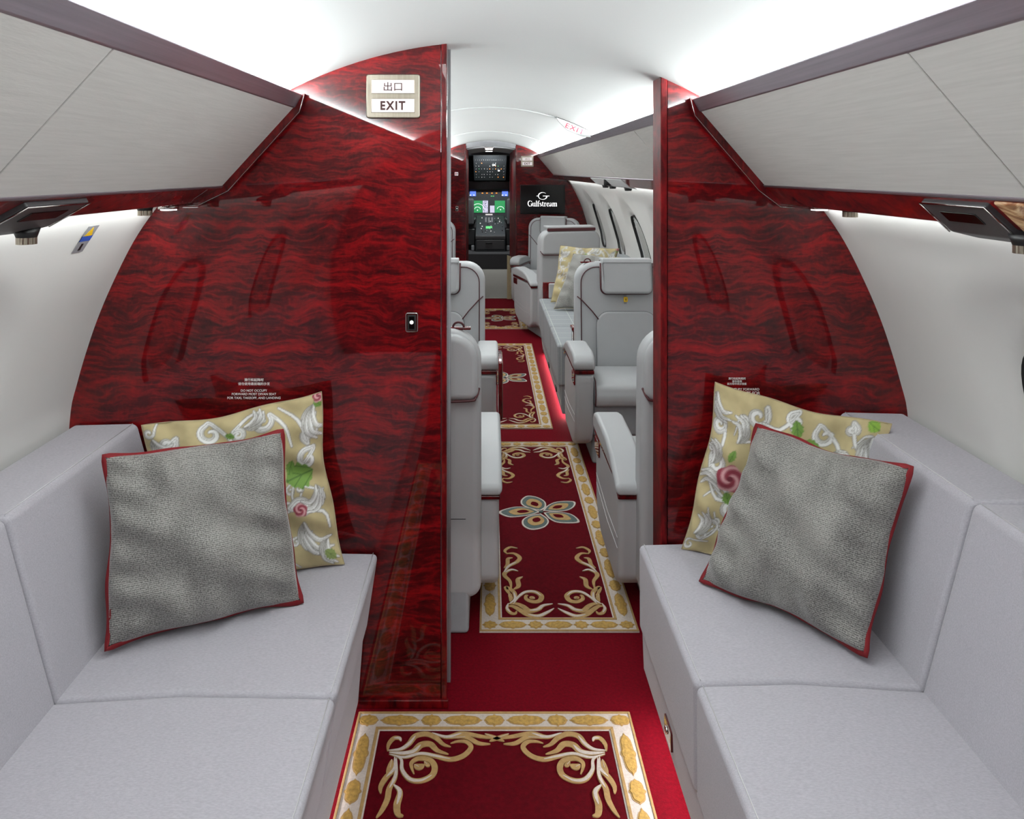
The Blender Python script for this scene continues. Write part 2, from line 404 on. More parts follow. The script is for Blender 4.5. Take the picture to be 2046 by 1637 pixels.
# windows: gasket ring, shade
def win_obj(side, yc, idx):
    bm = bmesh.new(); n = 48
    def ring(r, off, dy=0):
        out = []
        for i in range(n):
            a = 2*PI*i/n; c, s_ = math.cos(a), math.sin(a)
            u = math.copysign(abs(c)**(2/2.6), c)*HW*r+dy; v = math.copysign(abs(s_)**(2/2.6), s_)*HH*r
            p, nn = wall_at(s_win+v); q = p+nn*off; out.append(bm.verts.new((side*q[0], yc+u, q[1])))
        return out
    r0 = ring(.985, .020); r1 = ring(.985, .041); r2 = ring(.96, .041)
    for a, b in ((r0, r1), (r1, r2)):
        for i in range(n): bm.faces.new((a[i], a[(i+1) % n], b[(i+1) % n], b[i]))
    g = struct('window_%d' % idx, bm, 'gasket')
    bm = bmesh.new(); a = ring(.96, .0405); b = ring(.69, .0405)
    for i in range(n): bm.faces.new((a[i], a[(i+1) % n], b[(i+1) % n], b[i]))
    obj('inner_bezel', bm, 'headliner', g)
    bm = bmesh.new()
    a = ring(.72, .0395); b = ring(.70, .037); c = ring(.45, .037); d = ring(.2, .037)
    for p_, q_ in ((a, b), (b, c), (c, d)):
        for i in range(n): bm.faces.new((p_[i], p_[(i+1) % n], q_[(i+1) % n], q_[i]))
    bm.faces.new(d)
    obj('shade', bm, 'shade_mesh', g)
k = 1
for sd in (-1, 1):
    for c in (WIN[1:4] if sd < 0 else WIN[1:]): win_obj(sd, c, k); k += 1

# partitions at YP
def side_profile(side, n=40):
    pts = []
    for s in np.linspace(0, WL, n):
        p, nn = wall_at(s); pts.append((side*(p[0]+.01), max(p[1], 0)))
    return pts
def ceil_pts(xa, xb, n=14): return [(x, ceil_z(x)+.006) for x in np.linspace(xa, xb, n)]
XL, XR = -.114, .465
Ltr, Rtr = XL-.017, XR+.020
pl = [(Ltr, 0)] + side_profile(-1) + ceil_pts(-.62, Ltr)
struct('wall_partition_left', P(pl, 'y', YP, YP+PT), 'veneer', smooth=False)
pr = [(Rtr, 0)] + side_profile(1) + ceil_pts(.62, Rtr)
struct('wall_partition_right', P(pr, 'y', YP, YP+PT), 'veneer', smooth=False)
struct('trim_4', P([(Ltr+.0015, 0), (XL, 0)]+ceil_pts(XL, Ltr+.0015, 3), 'y', YP-.003, YP+PT+.003), 'veneer_trim', bevel=.003)
struct('trim_5', P([(Rtr-.0015, 0), (XR, 0)]+ceil_pts(XR, Rtr-.0015, 3), 'y', YP-.003, YP+PT+.003), 'veneer_satin', bevel=.003)
struct('trim_6', P([(XL-.012, 0), (XL+.005, 0)]+ceil_pts(XL+.005, XL-.012, 3), 'y', YP+PT+.003, YP+PT+.02), 'tag_grey')
struct('trim_7', P([(-.39, .0), (XL+.004, .0), (XL+.004, .022), (-.39, .022)], 'y', YP-.01, YP), 'veneer_trim', bevel=.002)

# ------------------------------------------------------------------ overhead bins, valances, service rails
BINP = {-1: dict(vt=(-.500, 1.656), vb=(-.522, 1.622), fb=(-.714, 1.411), rb=(-.788, 1.366), w=(-.885, 1.352)),
        1: dict(vt=(.545, 1.644), vb=(.566, 1.612), fb=(.737, 1.413), rb=(.790, 1.362), w=(.904, 1.346))}
def off(p, q, d, side):
    """shift the segment p-q inward (away from the room) by d"""
    t = np.array(q)-np.array(p); t = t/np.linalg.norm(t); n = np.array((t[1], -t[0]))
    if n[0]*side < 0: n = -n
    return tuple(np.array(p)+n*d), tuple(np.array(q)+n*d)
def bins(side, cuts, labels, grp):
    b = BINP[side]
    for (y0, y1), lab in zip(cuts, labels):
        t = thing('overhead_bin', lab, 'overhead bin', (b['fb'][0]+side*.06, (y0+y1)/2, b['fb'][1]), group=grp)
        (a0, a1) = off(b['vb'], b['fb'], .012, side)
        g = .0016 if y0 < 2 else .004
        obj('bin_door', P([b['vb'], b['fb'], a1, a0], 'y', y0+g, y1-g), 'bin_fabric', t, bevel=.002, seg=2)
        (c0, c1) = off(b['vb'], b['fb'], .05, side)
        wp = [(side*x, z) for x, z in ((.80, 1.46), (.70, 1.555))]
        obj('bin_shell', P([a0, a1, (side*.79, 1.43), wp[0], (side*.66, 1.585)], 'y', y0, y1), 'gap', t)
def rails(side, y0, y1, n0):
    b = BINP[side]
    vt, vb = b['vt'], b['vb']
    dx = side*.006
    struct('trim_%d' % n0, P([vt, (vb[0]-side*.002, vb[1]-.001), (vb[0]+side*.014, vb[1]-.003), (vt[0]+side*.03, vt[1]-.012), (vt[0]+side*.012, vt[1]+.004)], 'y', y0, y1), 'brushed', bevel=.003)
    struct('trim_%d' % (n0+1), P([(b['fb'][0]+side*.003, b['fb'][1]-.0045), (b['rb'][0]-side*.006, b['rb'][1]+.005), b['rb'], (b['rb'][0]+side*.02, b['rb'][1]-.002), (b['w'][0]+side*.02, b['w'][1]+.002), (b['w'][0]+side*.02, b['w'][1]+.02), (side*.79, 1.42), (b['fb'][0]+side*.02, b['fb'][1]+.005)], 'y', y0, y1), 'veneer_rail', bevel=.003)
    struct('trim_%d' % (n0+2), P([(b['fb'][0]-side*.003, b['fb'][1]+.0), (b['fb'][0]+side*.001, b['fb'][1]-.005), (b['fb'][0]+side*.01, b['fb'][1]-.003), (b['fb'][0]+side*.008, b['fb'][1]+.004)], 'y', y0, y1), 'brushed')
rails(-1, Y0, YP, 8); rails(1, Y0, YP, 11); rails(1, YP+PT, YT, 14); rails(-1, YP+PT, YT, 17)
G1 = 'overhead bins beside the near divans'; G2 = 'overhead bins forward of the partition on the right'
bins(-1, [(1.028, 1.975), (-.1, 1.028)], ['pale grey fabric overhead bin on the left, ending at the red partition', 'pale grey fabric overhead bin cut by the left edge of the photo'], G1)
bins(1, [(1.0, 1.975), (-.1, 1.0)], ['pale grey fabric overhead bin on the right, ending at the red partition', 'pale grey fabric overhead bin cut by the right edge of the photo'], G1)
bins(1, [(2.1, 2.89), (2.89, 4.23), (4.23, 6.59), (6.59, 8.44)],
     ['grey overhead bin just beyond the right partition, partly hidden by it', 'second grey overhead bin beyond the right partition', 'long grey overhead bin above the plaid divan', 'farthest grey overhead bin, meeting the red bulkhead with the screen'], G2)
# end trims framing the bins against the partition
for sd, nn in ((-1, 20), (1, 21)):
    b = BINP[sd]; o_ = -sd*.016
    poly = [(b['vt'][0]+o_*.4, b['vt'][1]+.004), (b['vb'][0]+o_*.9, b['vb'][1]-.012), (b['fb'][0]+o_, b['fb'][1]-.012), (b['rb'][0]+o_*.6, b['rb'][1]-.006), (b['rb'][0]+sd*.02, b['rb'][1]-.008), (b['w'][0], b['w'][1]), (b['w'][0]-sd*.05, b['w'][1]+.05), (b['vt'][0]+sd*.08, b['vt'][1]-.03)]
    struct('trim_%d' % nn, P(poly, 'y', 1.975, YP), 'veneer_trim', bevel=.003)
    struct('trim_%d' % (nn+2), tube(bmesh.new(), [(p[0]-sd*.0, 1.974, p[1]) for p in poly[:5]], .0012, 6), 'chrome')

def rail_frame(side, f):
    """point at fraction f down the sloping face of the service rail"""
    b = BINP[side]; p = np.array(b['fb'])+np.array((side*.003, -.0045)); q = np.array(b['rb'])
    return p*(1-f)+q*f
# oxygen boxes
def oxygen(side, y0, y1, label):
    p0, p1 = rail_frame(side, .1), rail_frame(side, 1.15)
    t = thing('oxygen_mask_box', label, 'oxygen mask box', (p1[0], (y0+y1)/2, p1[1]), group='oxygen mask boxes on the service rails')
    (a0, a1) = off(tuple(p0), tuple(p1), -.010, side); (b0, b1) = off(tuple(p0), tuple(p1), .01, side)
    e = (a1[0]+side*.05, a1[1]-.012)
    obj('housing', P([a0, a1, e, (e[0], e[1]+.012), b1, b0], 'y', y0, y1), 'graphite', t, bevel=.004)
    m0, m1 = tuple(np.array(a0)*.75+np.array(a1)*.25), tuple(np.array(a0)*.42+np.array(a1)*.58)
    (m2, m3) = off(m0, m1, -.0015, side); (m4, m5) = off(m0, m1, .004, side)
    obj('mask_slot', P([m2, m3, m5, m4], 'y', y0+.04, y1-.035), 'screen_black', t, bevel=.001)
    bm = bmesh.new(); loop = []
    (c0, c1) = off(tuple(p0), tuple(p1), -.0105, side)
    tube(bm, [(c0[0], y1, c0[1]), (c0[0], y0, c0[1]), (c1[0], y0, c1[1])], .0015, 6)
    tube(bm, [(c0[0], y1, c0[1]), (c1[0], y1, c1[1])], .0015, 6)
    obj('chrome_edge', bm, 'chrome', t)
oxygen(-1, 1.15, 1.33, 'dark grey oxygen mask box on the left service rail')
oxygen(1, 1.10, 1.265, 'dark grey oxygen mask box on the right service rail beside burl panel')
(q0, q1) = rail_frame(1, .04), rail_frame(1, 1.0)
(a0, a1) = off(tuple(q0), tuple(q1), -.004, 1); (b0, b1) = off(tuple(q0), tuple(q1), .008, 1)
tag(obj('burl_panel', P([a0, a1, (a1[0]+.05, a1[1]-.012), (b1[0]+.05, b1[1]), b1, b0], 'y', .80, 1.085), 'burl', bevel=.004), 'glossy brown burl panel with pale veins on the right service rail', 'panel')

def gasper(side, y, x, label, dz=0):
    t = thing('reading_lamp', label, 'reading lamp', (x, y, 1.335), group='knurled reading lamps under the service rails')
    z = 1.368-dz
    obj('collar', cyl(bmesh.new(), (x, y, z-.012), .0165, .016, n=24, r2=.022), 'black_plastic', t)
    bm = bmesh.new(); n = 40
    pts = []
    for i in range(n):
        a = 2*PI*i/n; r = .0165 if i % 2 else .0158
        pts.append((x+r*math.cos(a), y+r*math.sin(a)))
    prism(bm, pts, 'z', z-.024, z-.011)
    obj('knurled_ring', bm, 'nickel', t, smooth=False)
gasper(-1, 1.78, -.83, 'knurled metal reading lamp under the left rail nearest the partition')
gasper(-1, 1.30, -.815, 'knurled metal reading lamp under the left oxygen mask box', .022)
gasper(1, 1.72, .842, 'knurled metal reading lamp under the right rail nearest the partition')
gasper(1, 1.10, .80, 'knurled metal reading lamp under the burl panel at right edge', .016)
def disc(side, y, x, label, glow):
    t = thing('rail_spotlight', label, 'spotlight', (x, y, 1.349), group='round spotlights set under the service rails')
    obj('bezel', cyl(bmesh.new(), (x, y, 1.352), .026, .012, n=28), 'chrome' if glow else 'black_plastic', t)
    obj('lens', cyl(bmesh.new(), (x, y, 1.349), .020, .004, n=28), 'lamp_glow' if glow else 'screen_black', t)
disc(-1, 1.93, -.838, 'lit round spotlight under the left rail, against the partition', 1)
disc(1, 1.925, .862, 'lit round spotlight under the right rail, against the partition', 1)
disc(1, 1.27, .838, 'unlit dark round spotlight under the right oxygen mask box', 0)

# warning sticker on the left wall
def on_wall(side, y, z, offn):
    s = min((abs(wall_at(s)[0][1]-z), s) for s in np.linspace(0, WL, 600))[1]
    p, n = wall_at(s); q = p-n*offn; return (side*q[0], y, q[1])
def sticker(side, y0, y1, z0, z1, o_, tri=False):
    q = ((y0, z0), (y1, z0), ((y0+y1)/2, z1)) if tri else ((y0, z0), (y1, z0), (y1, z1), (y0, z1))
    bm = bmesh.new(); A = [on_wall(side, y, z, o_) for y, z in q]; C = [on_wall(side, y, z, o_-.0012) for y, z in q]
    a = [bm.verts.new(p) for p in A]; c = [bm.verts.new(p) for p in C]
    bm.faces.new(a); bm.faces.new(c[::-1])
    n = len(a)
    for i in range(n): bm.faces.new((a[i], c[i], c[(i+1) % n], a[(i+1) % n]))
    return bm
t = thing('warning_sticker', 'small grey, yellow and blue warning sticker on the left wall under the rail', 'sticker', on_wall(-1, 1.73, 1.28, .001))
obj('backing', sticker(-1, 1.70, 1.745, 1.262, 1.325, .0012), 'tag_grey', t, smooth=False)
obj('yellow_triangle', sticker(-1, 1.706, 1.739, 1.302, 1.322, .0022, True), 'yellow', t, smooth=False)
obj('blue_band', sticker(-1, 1.70, 1.745, 1.288, 1.300, .0022), 'blue_tag', t, smooth=False)
obj('pictogram', sticker(-1, 1.717, 1.727, 1.268, 1.284, .0022), 'black_plastic', t, smooth=False)

# ------------------------------------------------------------------ exit signs
def exit_sign(cx, cz, w, h, y, label, glowmat='sign_white'):
    t = thing('exit_sign', label, 'sign', (cx, y, cz-h/2), group='illuminated two-line exit signs')
    obj('frame', P(rrect(cx-w/2, cx+w/2, cz-h/2, cz+h/2, w*.05), 'y', y-.012, y-.0002), 'nickel', t, bevel=.003)
    for i, (dz, tx) in enumerate(((h*.215, '出口'), (-h*.215, 'EXIT'))):
        f = obj('bezel', P(rrect(cx-w*.41, cx+w*.41, cz+dz-h*.165, cz+dz+h*.165, .002), 'y', y-.0135, y-.011), 'nickel', t, bevel=.001)
        obj('light_panel', P(rrect(cx-w*.395, cx+w*.395, cz+dz-h*.15, cz+dz+h*.15, .001), 'y', y-.0142, y-.012), glowmat, t, smooth=False)
        if i == 0: text('chinese_lettering', tx, h*.25, (cx, y-.0146, cz+dz), 'sign_ink', t, width=w*.34, height=h*.20)
        else: text('lettering', tx, h*.25, (cx, y-.0146, cz+dz), 'sign_ink', t, width=w*.46, height=h*.2, bold=h*.008, spacing=1.25)
exit_sign(-.2586, 1.4500+(343-193)/737, .145, .119, YP, 'nickel framed lit exit sign on the left red partition')

# placards on the partitions
def lines(rows, x, y, label):
    t = thing('placard_lettering', label, 'lettering', (x, y, 0), group='white safety lettering on the partitions')
    for (tx, z, wd, dx) in rows:
        text('text_line', tx, .02, (x+dx, y-.0006, z), 'white_ink', t, width=wd, bold=0, extrude=.0003)
zz = lambda py: EYE-(py-343)/737
lines([('滑行和起降时', zz(759), .052, 0), ('请勿使用最前端的沙发', zz(767), .086, 0), ('DO NOT OCCUPY', zz(780.5), .071, 0), ('FORWARD MOST DIVAN SEAT', zz(787.5), .120, 0), ('FOR TAXI, TAKEOFF, AND LANDING', zz(795.5), .144, 0)], -.637, YP, 'white bilingual do not occupy lettering on the left partition')
lines([('滑行和起降期间', zz(756.5), .046, .0), ('请勿使用', zz(762), .026, 0), ('前方和中间沙发座', zz(767), .052, 0), ('DO NOT OCCUPY FORWARD', zz(778), .121, 0), ('MOST DIVAN SEATS FOR', zz(785.5), .125, 0.0), ('TAXI, TAKEOFF, LANDING', zz(793), .120, 0)], .672, YP, 'white bilingual lettering half hidden by the floral cushion, right partition')

def switch(cx, cz, w, h, y, label):
    t = thing('light_switch', label, 'switch', (cx, y, cz-h/2), group='small framed switches on the red panels')
    obj('bezel', P(rrect(cx-w/2, cx+w/2, cz-h/2, cz+h/2, w*.18), 'y', y-.005, y-.0002), 'chrome', t, bevel=w*.06)
    obj('inset', P(rrect(cx-w*.34, cx+w*.34, cz-h*.39, cz+h*.39, w*.05), 'y', y-.0056, y-.004), 'gap', t, bevel=.0005)
    obj('rocker', P(rrect(cx-w*.22, cx+w*.22, cz-h*.33, cz+h*.33, .001), 'y', y-.0075, y-.005), 'screen_black', t, bevel=.001)
    obj('lamp_symbol', cyl(bmesh.new(), (cx, y-.0082, cz+h*.02), w*.15, .001, 'y', 16), 'white_glow', t)
switch((823-977)/737, zz(644), .034, .053, YP, 'chrome framed light switch on the left red partition')

# ------------------------------------------------------------------ near divans
def divan(side, label, cushion_labels=None):
    b = {-1: dict(z=.423, xf=-.2985, xb=-.335, xs=-.352, zs=.02, zt=.772, dz=.01), 1: dict(z=.447, xf=.404, xb=.411, xs=.416, zs=.112, zt=.803, dz=0)}[side]
    t = thing('divan', label, 'divan', (side*.7, 1.0, 0), group='pale grey divans either side of the aisle')
    s = side; z = b['z']
    cuts = [(-.2, .34), (.34, .895), (.895, 1.447), (1.447, 1.993)]
    obj('base', P([(s*.47, 0), (s*.47, .2), (s*1.0, .2), (s*1.0, .1), (s*.93, 0)], 'y', -.2, 1.99), 'leather_dark', t)
    obj('skirt', P([(b['xb'], .24), (b['xs'], b['zs']), (b['xs']+s*.02, b['zs']), (b['xb']+s*.02, .24)], 'y', -.2, 1.985), 'divan', t, bevel=.004)
    for i, (y0, y1) in enumerate(cuts):
        xo = s*(.008 if i == 3 and side > 0 else 0)
        th = z-.215
        pts = [(b['xf']+xo*.0, z-.001), (b['xb']+(-s*.006), .22), (s*.86, .22), (s*.86, z-.012), (s*.60, z+.004)]
        c = obj('seat_cushion', P(pts, 'y', y0+.001, y1-.001), 'divan', t, bevel=.014, seg=5)
        bm = bmesh.new(); e = .0125
        xf = b['xf']+s*e*.55; zf = z-.003
        tube(bm, [(b['xf']+s*.013, y0+.008, z+.0004), (b['xf']+s*.013, y1-.008, z+.0004)], .0009, 5)
        obj('seam', bm, 'stitch', c)
        # back cushion
        xt = s*.945; xbm = s*.842; zt = b['zt']
        bp = [(xbm, z-.03), (xt, zt-.004), (xt+s*.012, zt), (s*1.12, zt-.004), (s*1.118, z-.03)]
        k_ = obj('back_cushion', P(bp, 'y', y0+.0015, y1-.0015), 'divan', t, bevel=.016, seg=5)
        bm = bmesh.new(); tube(bm, [(xt+s*.012, y0+.012, zt+.0008), (xt+s*.012, y1-.012, zt+.0008)], .0009, 5)
        obj('seam', bm, 'stitch', k_)
    if side > 0:
        l = obj('latch', P(rrect(1.66, 1.725, .14, .185, .004), 'x', b['xs']-.007, b['xs']+.004), 'veneer_trim', t, bevel=.002, label='red lacquered release latch')
        obj('latch_button', cyl(bmesh.new(), (b['xs']-.010, 1.70, .163), .008, .006, 'x'), 'chrome', l)
    return t
divan(-1, 'pale grey fabric divan along the left wall, holding two cushions')
divan(1, 'pale grey fabric divan along the right wall, glowing underneath')

# ------------------------------------------------------------------ cushions
def at(px, py, Y): return Vector(((px-977)/FPX*Y, Y, EYE-(py-343)/FPX*Y))
def seg_dist(U, V, pts):
    """distance and along-parameter from grid to polyline"""
    best = np.full(U.shape, 9.0); T = np.zeros(U.shape); sgn = np.zeros(U.shape); n = len(pts)-1
    for i in range(n):
        a, b = pts[i], pts[i+1]; d = b-a; l2 = d@d+1e-12
        t = np.clip(((U-a[0])*d[0]+(V-a[1])*d[1])/l2, 0, 1)
        dx = U-(a[0]+t*d[0]); dy = V-(a[1]+t*d[1]); r = np.hypot(dx, dy); m = r < best
        best[m] = r[m]; T[m] = ((i+t)/n)[m]; sgn[m] = np.sign(dx*d[1]-dy*d[0])[m]
    return best, T, sgn
def spiral(cx, cy, r, a0, turns, flip, tail):
    pts = []
    for i in range(14):
        f = i/13; a = a0+flip*turns*2*PI*f; rr = r*(.22+.78*f); pts.append((cx+rr*math.cos(a), cy+rr*math.sin(a)))
    return catmull(pts+list(tail), 3)
def floral_colors(N, seed):
    a = floral_colors_(N*2, seed); return a.reshape(N, 2, N, 2, 3).mean((1, 3))
def floral_colors_(N, seed):
    rnd = np.random.RandomState(seed)
    u = np.linspace(-1, 1, N); U, V = np.meshgrid(u, u, indexing='ij')
    base = np.array(L('b3a47a')[:3]); C = np.tile(base, (N, N, 1))
    nz = rnd.rand(N//8+2, N//8+2); xi = np.linspace(0, N//8, N)
    i0 = xi.astype(int); fr = xi-i0
    row = nz[i0][:, :]*(1-fr)[:, None]+nz[i0+1]*fr[:, None]
    sm = row[:, i0]*(1-fr)[None, :]+row[:, i0+1]*fr[None, :]
    C *= (1+.12*(sm-.5))[:, :, None]
    white = np.array(L('dcdcda')[:3]); grey = np.array(L('85827c')[:3]); mid = np.array(L('b9b7b2')[:3])
    def stroke(pts, w):
        d, T, s = seg_dist(U, V, pts)
        ww = w*(.25+.75*np.sin(PI*np.clip(T, 0, 1))**.8)
        edge = d < ww+.008; C[edge] = grey
        ins = d < ww; C[ins] = white
        q = s*d/w
        C[ins & (q > .35)] = mid
        C[ins & (np.abs(q-.15-.25*np.sin(T*6)) < .09) & (T > .15) & (T < .9)] = grey
    def leaf(cx, cy, l, ang, w=.4, col='6f9440', dark='4c6e2c'):
        x = (U-cx)*math.cos(ang)+(V-cy)*math.sin(ang); y = -(U-cx)*math.sin(ang)+(V-cy)*math.cos(ang)
        f = np.clip(x/l, 0, 1); m = (x > 0) & (x < l) & (np.abs(y) < l*w*np.sin(PI*f)**.8*(1-.12*np.sin(f*28)))
        C[m] = L(col)[:3]; m2 = m & ((np.abs(y) < l*.025) | (np.sin((np.abs(y)+x*.6)*60/l*.12*3) > .93)); C[m2] = L(dark)[:3]
    def rose(cx, cy, r):
        d = np.hypot(U-cx, V-cy); a = np.arctan2(V-cy, U-cx); rr = r*(1+.08*np.sin(5*a)); m = d < rr
        C[m] = L('a8646c')[:3]
        q = np.sin(a*2+d/r*9); C[m & (q > .3)] = L('8a3040')[:3]; C[m & (q < -.6)] = L('cc9a9c')[:3]; C[d < r*.2] = L('6e1f30')[:3]
    # acanthus feather: bunch of strokes fanning out
    def acanthus(x, y, ang, size, flip=1):
        for k in range(5):
            a = ang+flip*(k-2)*.21; l = size*(1-.17*abs(k-2.4))
            p = [(x, y), (x+.4*l*math.cos(a-.25*flip), y+.4*l*math.sin(a-.25*flip)), (x+.8*l*math.cos(a), y+.8*l*math.sin(a)), (x+l*math.cos(a+.4*flip), y+l*math.sin(a+.4*flip))]
            stroke(catmull(p, 4), .025)
    for k in range(26):     # small curls filling the ground
        cx, cy = rnd.uniform(-.95, .95, 2)
        if max(abs(cx), abs(cy)) < .35: continue
        a0 = rnd.uniform(0, 6.28); fl = rnd.choice([-1, 1]); r = rnd.uniform(.045, .08); e = a0+fl*2*PI*1.0
        px, py = cx+r*math.cos(e), cy+r*math.sin(e); tx, ty = -math.sin(e)*fl, math.cos(e)*fl
        stroke(spiral(cx, cy, r, a0, 1.0, fl, [(px+tx*.10, py+ty*.10), (px+tx*.2+rnd.uniform(-.06, .06), py+ty*.2+rnd.uniform(-.06, .06))]), rnd.uniform(.014, .021))
    if seed == 1:      # left cushion
        for (cx, cy, r, a0, tn, fl, tail) in (
            (-.28, .80, .13, 2.0, 1.1, -1, [(-.05, .62), (-.32, .52)]), (.30, .80, .12, 0, 1.1, 1, [(.55, .7), (.62, .45)]),
            (.80, .28, .12, 1.5, 1.1, -1, [(.62, .05), (.86, -.1)]), (.62, -.28, .12, 2.5, 1.1, 1, [(.86, -.36), (.92, -.55)]),
            (-.75, .72, .10, 0, 1.1, 1, [(-.92, .5), (-.9, .2)]), (.02, .72, .07, 1, 1.2, 1, [(.15, .9), (.3, .93)]),
            (.82, .55, .08, 4, 1.1, 1, [(.7, .75), (.5, .93)]), (-.2, -.6, .14, 1, 1.2, 1, [(-.5, -.7), (-.8, -.5)])):
            stroke(spiral(cx, cy, r, a0, tn, fl, tail), .036)
        acanthus(.90, .88, -1.9, .42); acanthus(.84, -.05, -1.7, .36, -1); acanthus(.10, .80, .1, .28); acanthus(.62, -.45, -1.4, .5); acanthus(.88, -.7, -2.0, .3); acanthus(-.9, .8, -1.2, .3)
        leaf(.50, .05, .36, .25, .42); leaf(.55, .12, .18, 1.2, .3); leaf(-.02, .70, .12, 2.6, .3); leaf(.9, .93, .12, -.8); leaf(.93, -.92, .16, 2.4, .4, '7f8f50', '5d6e3c')
        rose(.96, .96, .07); rose(.60, -.30, .08); rose(-.3, .1, .17)
    else:
        for (cx, cy, r, a0, tn, fl, tail) in (
            (-.42, .78, .13, 0, 1.15, 1, [(-.3, .55), (-.62, .42)]), (.0, .86, .09, 2, 1.1, -1, [(-.15, .7), (-.35, .72)]),
            (.36, .74, .13, 2.6, 1.1, -1, [(.58, .55), (.4, .42)]), (-.82, .1, .12, 2, 1.1, 1, [(-.78, -.15), (-.6, -.3)]),
            (-.55, -.38, .11, 0, 1.15, 1, [(-.72, -.3), (-.86, -.1)]), (-.9, .55, .09, 0, 1.1, 1, [(-.8, .35), (-.9, .2)]),
            (.62, .86, .07, 1, 1.1, 1, [(.7, .7), (.8, .6)])):
            stroke(spiral(cx, cy, r, a0, tn, fl, tail), .036)
        acanthus(-.62, .42, 1.2, .34); acanthus(.5, .55, -.3, .3, -1); acanthus(-.95, .9, -1.5, .36); acanthus(.86, .82, -1.7, .42); acanthus(-.7, -.2, 2.2, .36); acanthus(-.9, -.75, .8, .3); acanthus(-.88, .1, 1.3, .3)
        rose(-.60, -.02, .17); leaf(-.66, .18, .16, 1.3, .3); leaf(-.62, -.2, .16, -1.2, .4); leaf(.08, .66, .22, 1.9, .3); leaf(.1, .62, .24, -.1, .3); leaf(.9, .9, .16, 2.6, .4, '86b040')
    return C
def pillow(name, corners, T, m, parent, N=60, bow=.05, seed=0, colors=None, ears=.0, dents=()):
    """corners bl, br, tr, tl ; closed soft square with pinched corners"""
    bl, br, tr, tl = corners; nrm = (br-bl).cross(tl-bl).normalized()
    if nrm.y > 0: nrm = -nrm                                  # towards the viewer side
    rnd = random.Random(seed); ph = [rnd.uniform(0, 6) for _ in range(8)]
    def pt(u, v, sgn):
        bu = bow*(1-v*v); bv = bow*(1-u*u)
        uu = u*(1-bow*(1-v*v)*(.9+.35*math.sin(5*v+ph[6]))); vv = v*(1-bow*(1-u*u)*(.9+.35*math.sin(5*u+ph[7])))
        a, b = (uu+1)/2, (vv+1)/2
        p = bl*(1-a)*(1-b)+br*a*(1-b)+tr*a*b+tl*(1-a)*b
        f = max(0, (1-abs(u)**2.2))*max(0, (1-abs(v)**2.2)); h = T*f**.52
        wr = .015*math.sin(7*u+3*v+ph[0])*math.sin(5*v-2*u+ph[1])+.009*math.sin(17*v+6*u+ph[2])*abs(u)**3*2+.009*math.sin(15*u+4*v+ph[3])*abs(v)**3*2
        h += wr*f**.4*(1 if sgn > 0 else .5)
        for (du, dv, dr, dd) in dents:
            h += dd*math.exp(-((u-du)**2+(v-dv)**2)/dr**2)*f**.3*(1 if sgn > 0 else 0)
        e = .008*math.sin(4*u+ph[4])*math.sin(3*v+ph[5])
        return p+nrm*(h*sgn+e)
    bm = bmesh.new(); uvl = bm.loops.layers.uv.new('weave')
    cl = bm.verts.layers.float_color.new('print') if colors is not None else None
    us = np.linspace(-1, 1, N)
    F = [[bm.verts.new(pt(u, v, 1)) for v in us] for u in us]
    Bk = [[(F[i][j] if i in (0, N-1) or j in (0, N-1) else bm.verts.new(pt(us[i], us[j], -1))) for j in range(N)] for i in range(N)]
    fc = []
    for i in range(N-1):
        for j in range(N-1):
            f = bm.faces.new((F[i][j], F[i+1][j], F[i+1][j+1], F[i][j+1]))
            for lp, (x, y) in zip(f.loops, ((i, j), (i+1, j), (i+1, j+1), (i, j+1))): lp[uvl].uv = (x/(N-1), y/(N-1))
            f = bm.faces.new((Bk[i][j], Bk[i][j+1], Bk[i+1][j+1], Bk[i+1][j]))
            for lp, (x, y) in zip(f.loops, ((i, j), (i, j+1), (i+1, j+1), (i+1, j))): lp[uvl].uv = (x/(N-1), y/(N-1))
    if colors is not None:
        for i in range(N):
            for j in range(N):
                c = tuple(colors[i, j])+(1,); F[i][j][cl] = c
                if Bk[i][j] is not F[i][j]: Bk[i][j][cl] = c
    o = obj(name, bm, m, parent)
    edge = [pt(t, -1, 0) for t in np.linspace(-1, 1, 40)][:-1]+[pt(1, t, 0) for t in np.linspace(-1, 1, 40)][:-1]+[pt(t, 1, 0) for t in np.linspace(1, -1, 40)][:-1]+[pt(-1, t, 0) for t in np.linspace(1, -1, 40)][:-1]
    return o, edge, nrm
def flange(edge, ctr, nrm, w, parent, m='red_flange', seed=0):
    """flat wavy red border around the seam"""
    rnd = random.Random(seed); bm = bmesh.new(); n = len(edge); ph = rnd.uniform(0, 6); A = []; C = []; A2 = []; C2 = []
    for i, p in enumerate(edge):
        d = (edge[(i+1) % n]-edge[i-1]).normalized(); o_ = d.cross(nrm).normalized()
        if o_.dot(p-ctr) < 0: o_ = -o_
        k = w*max(.12, 1+.75*math.sin(i*.17+ph)+.4*math.sin(i*.47+ph*2)); z = -.003+.004*math.sin(i*.32+ph)
        q = p+o_*k+nrm*(z)
        A.append(bm.verts.new(p-o_*.004+nrm*.0035)); C.append(bm.verts.new(q+nrm*.0015)); A2.append(bm.verts.new(p-o_*.004-nrm*.0035)); C2.append(bm.verts.new(q-nrm*.0015))
    for i in range(n):
        j = (i+1) % n
        bm.faces.new((A[i], A[j], C[j], C[i])); bm.faces.new((C[i], C[j], C2[j], C2[i])); bm.faces.new((C2[i], C2[j], A2[j], A2[i]))
    obj('flange', bm, m, parent, label='crimson fabric flange')
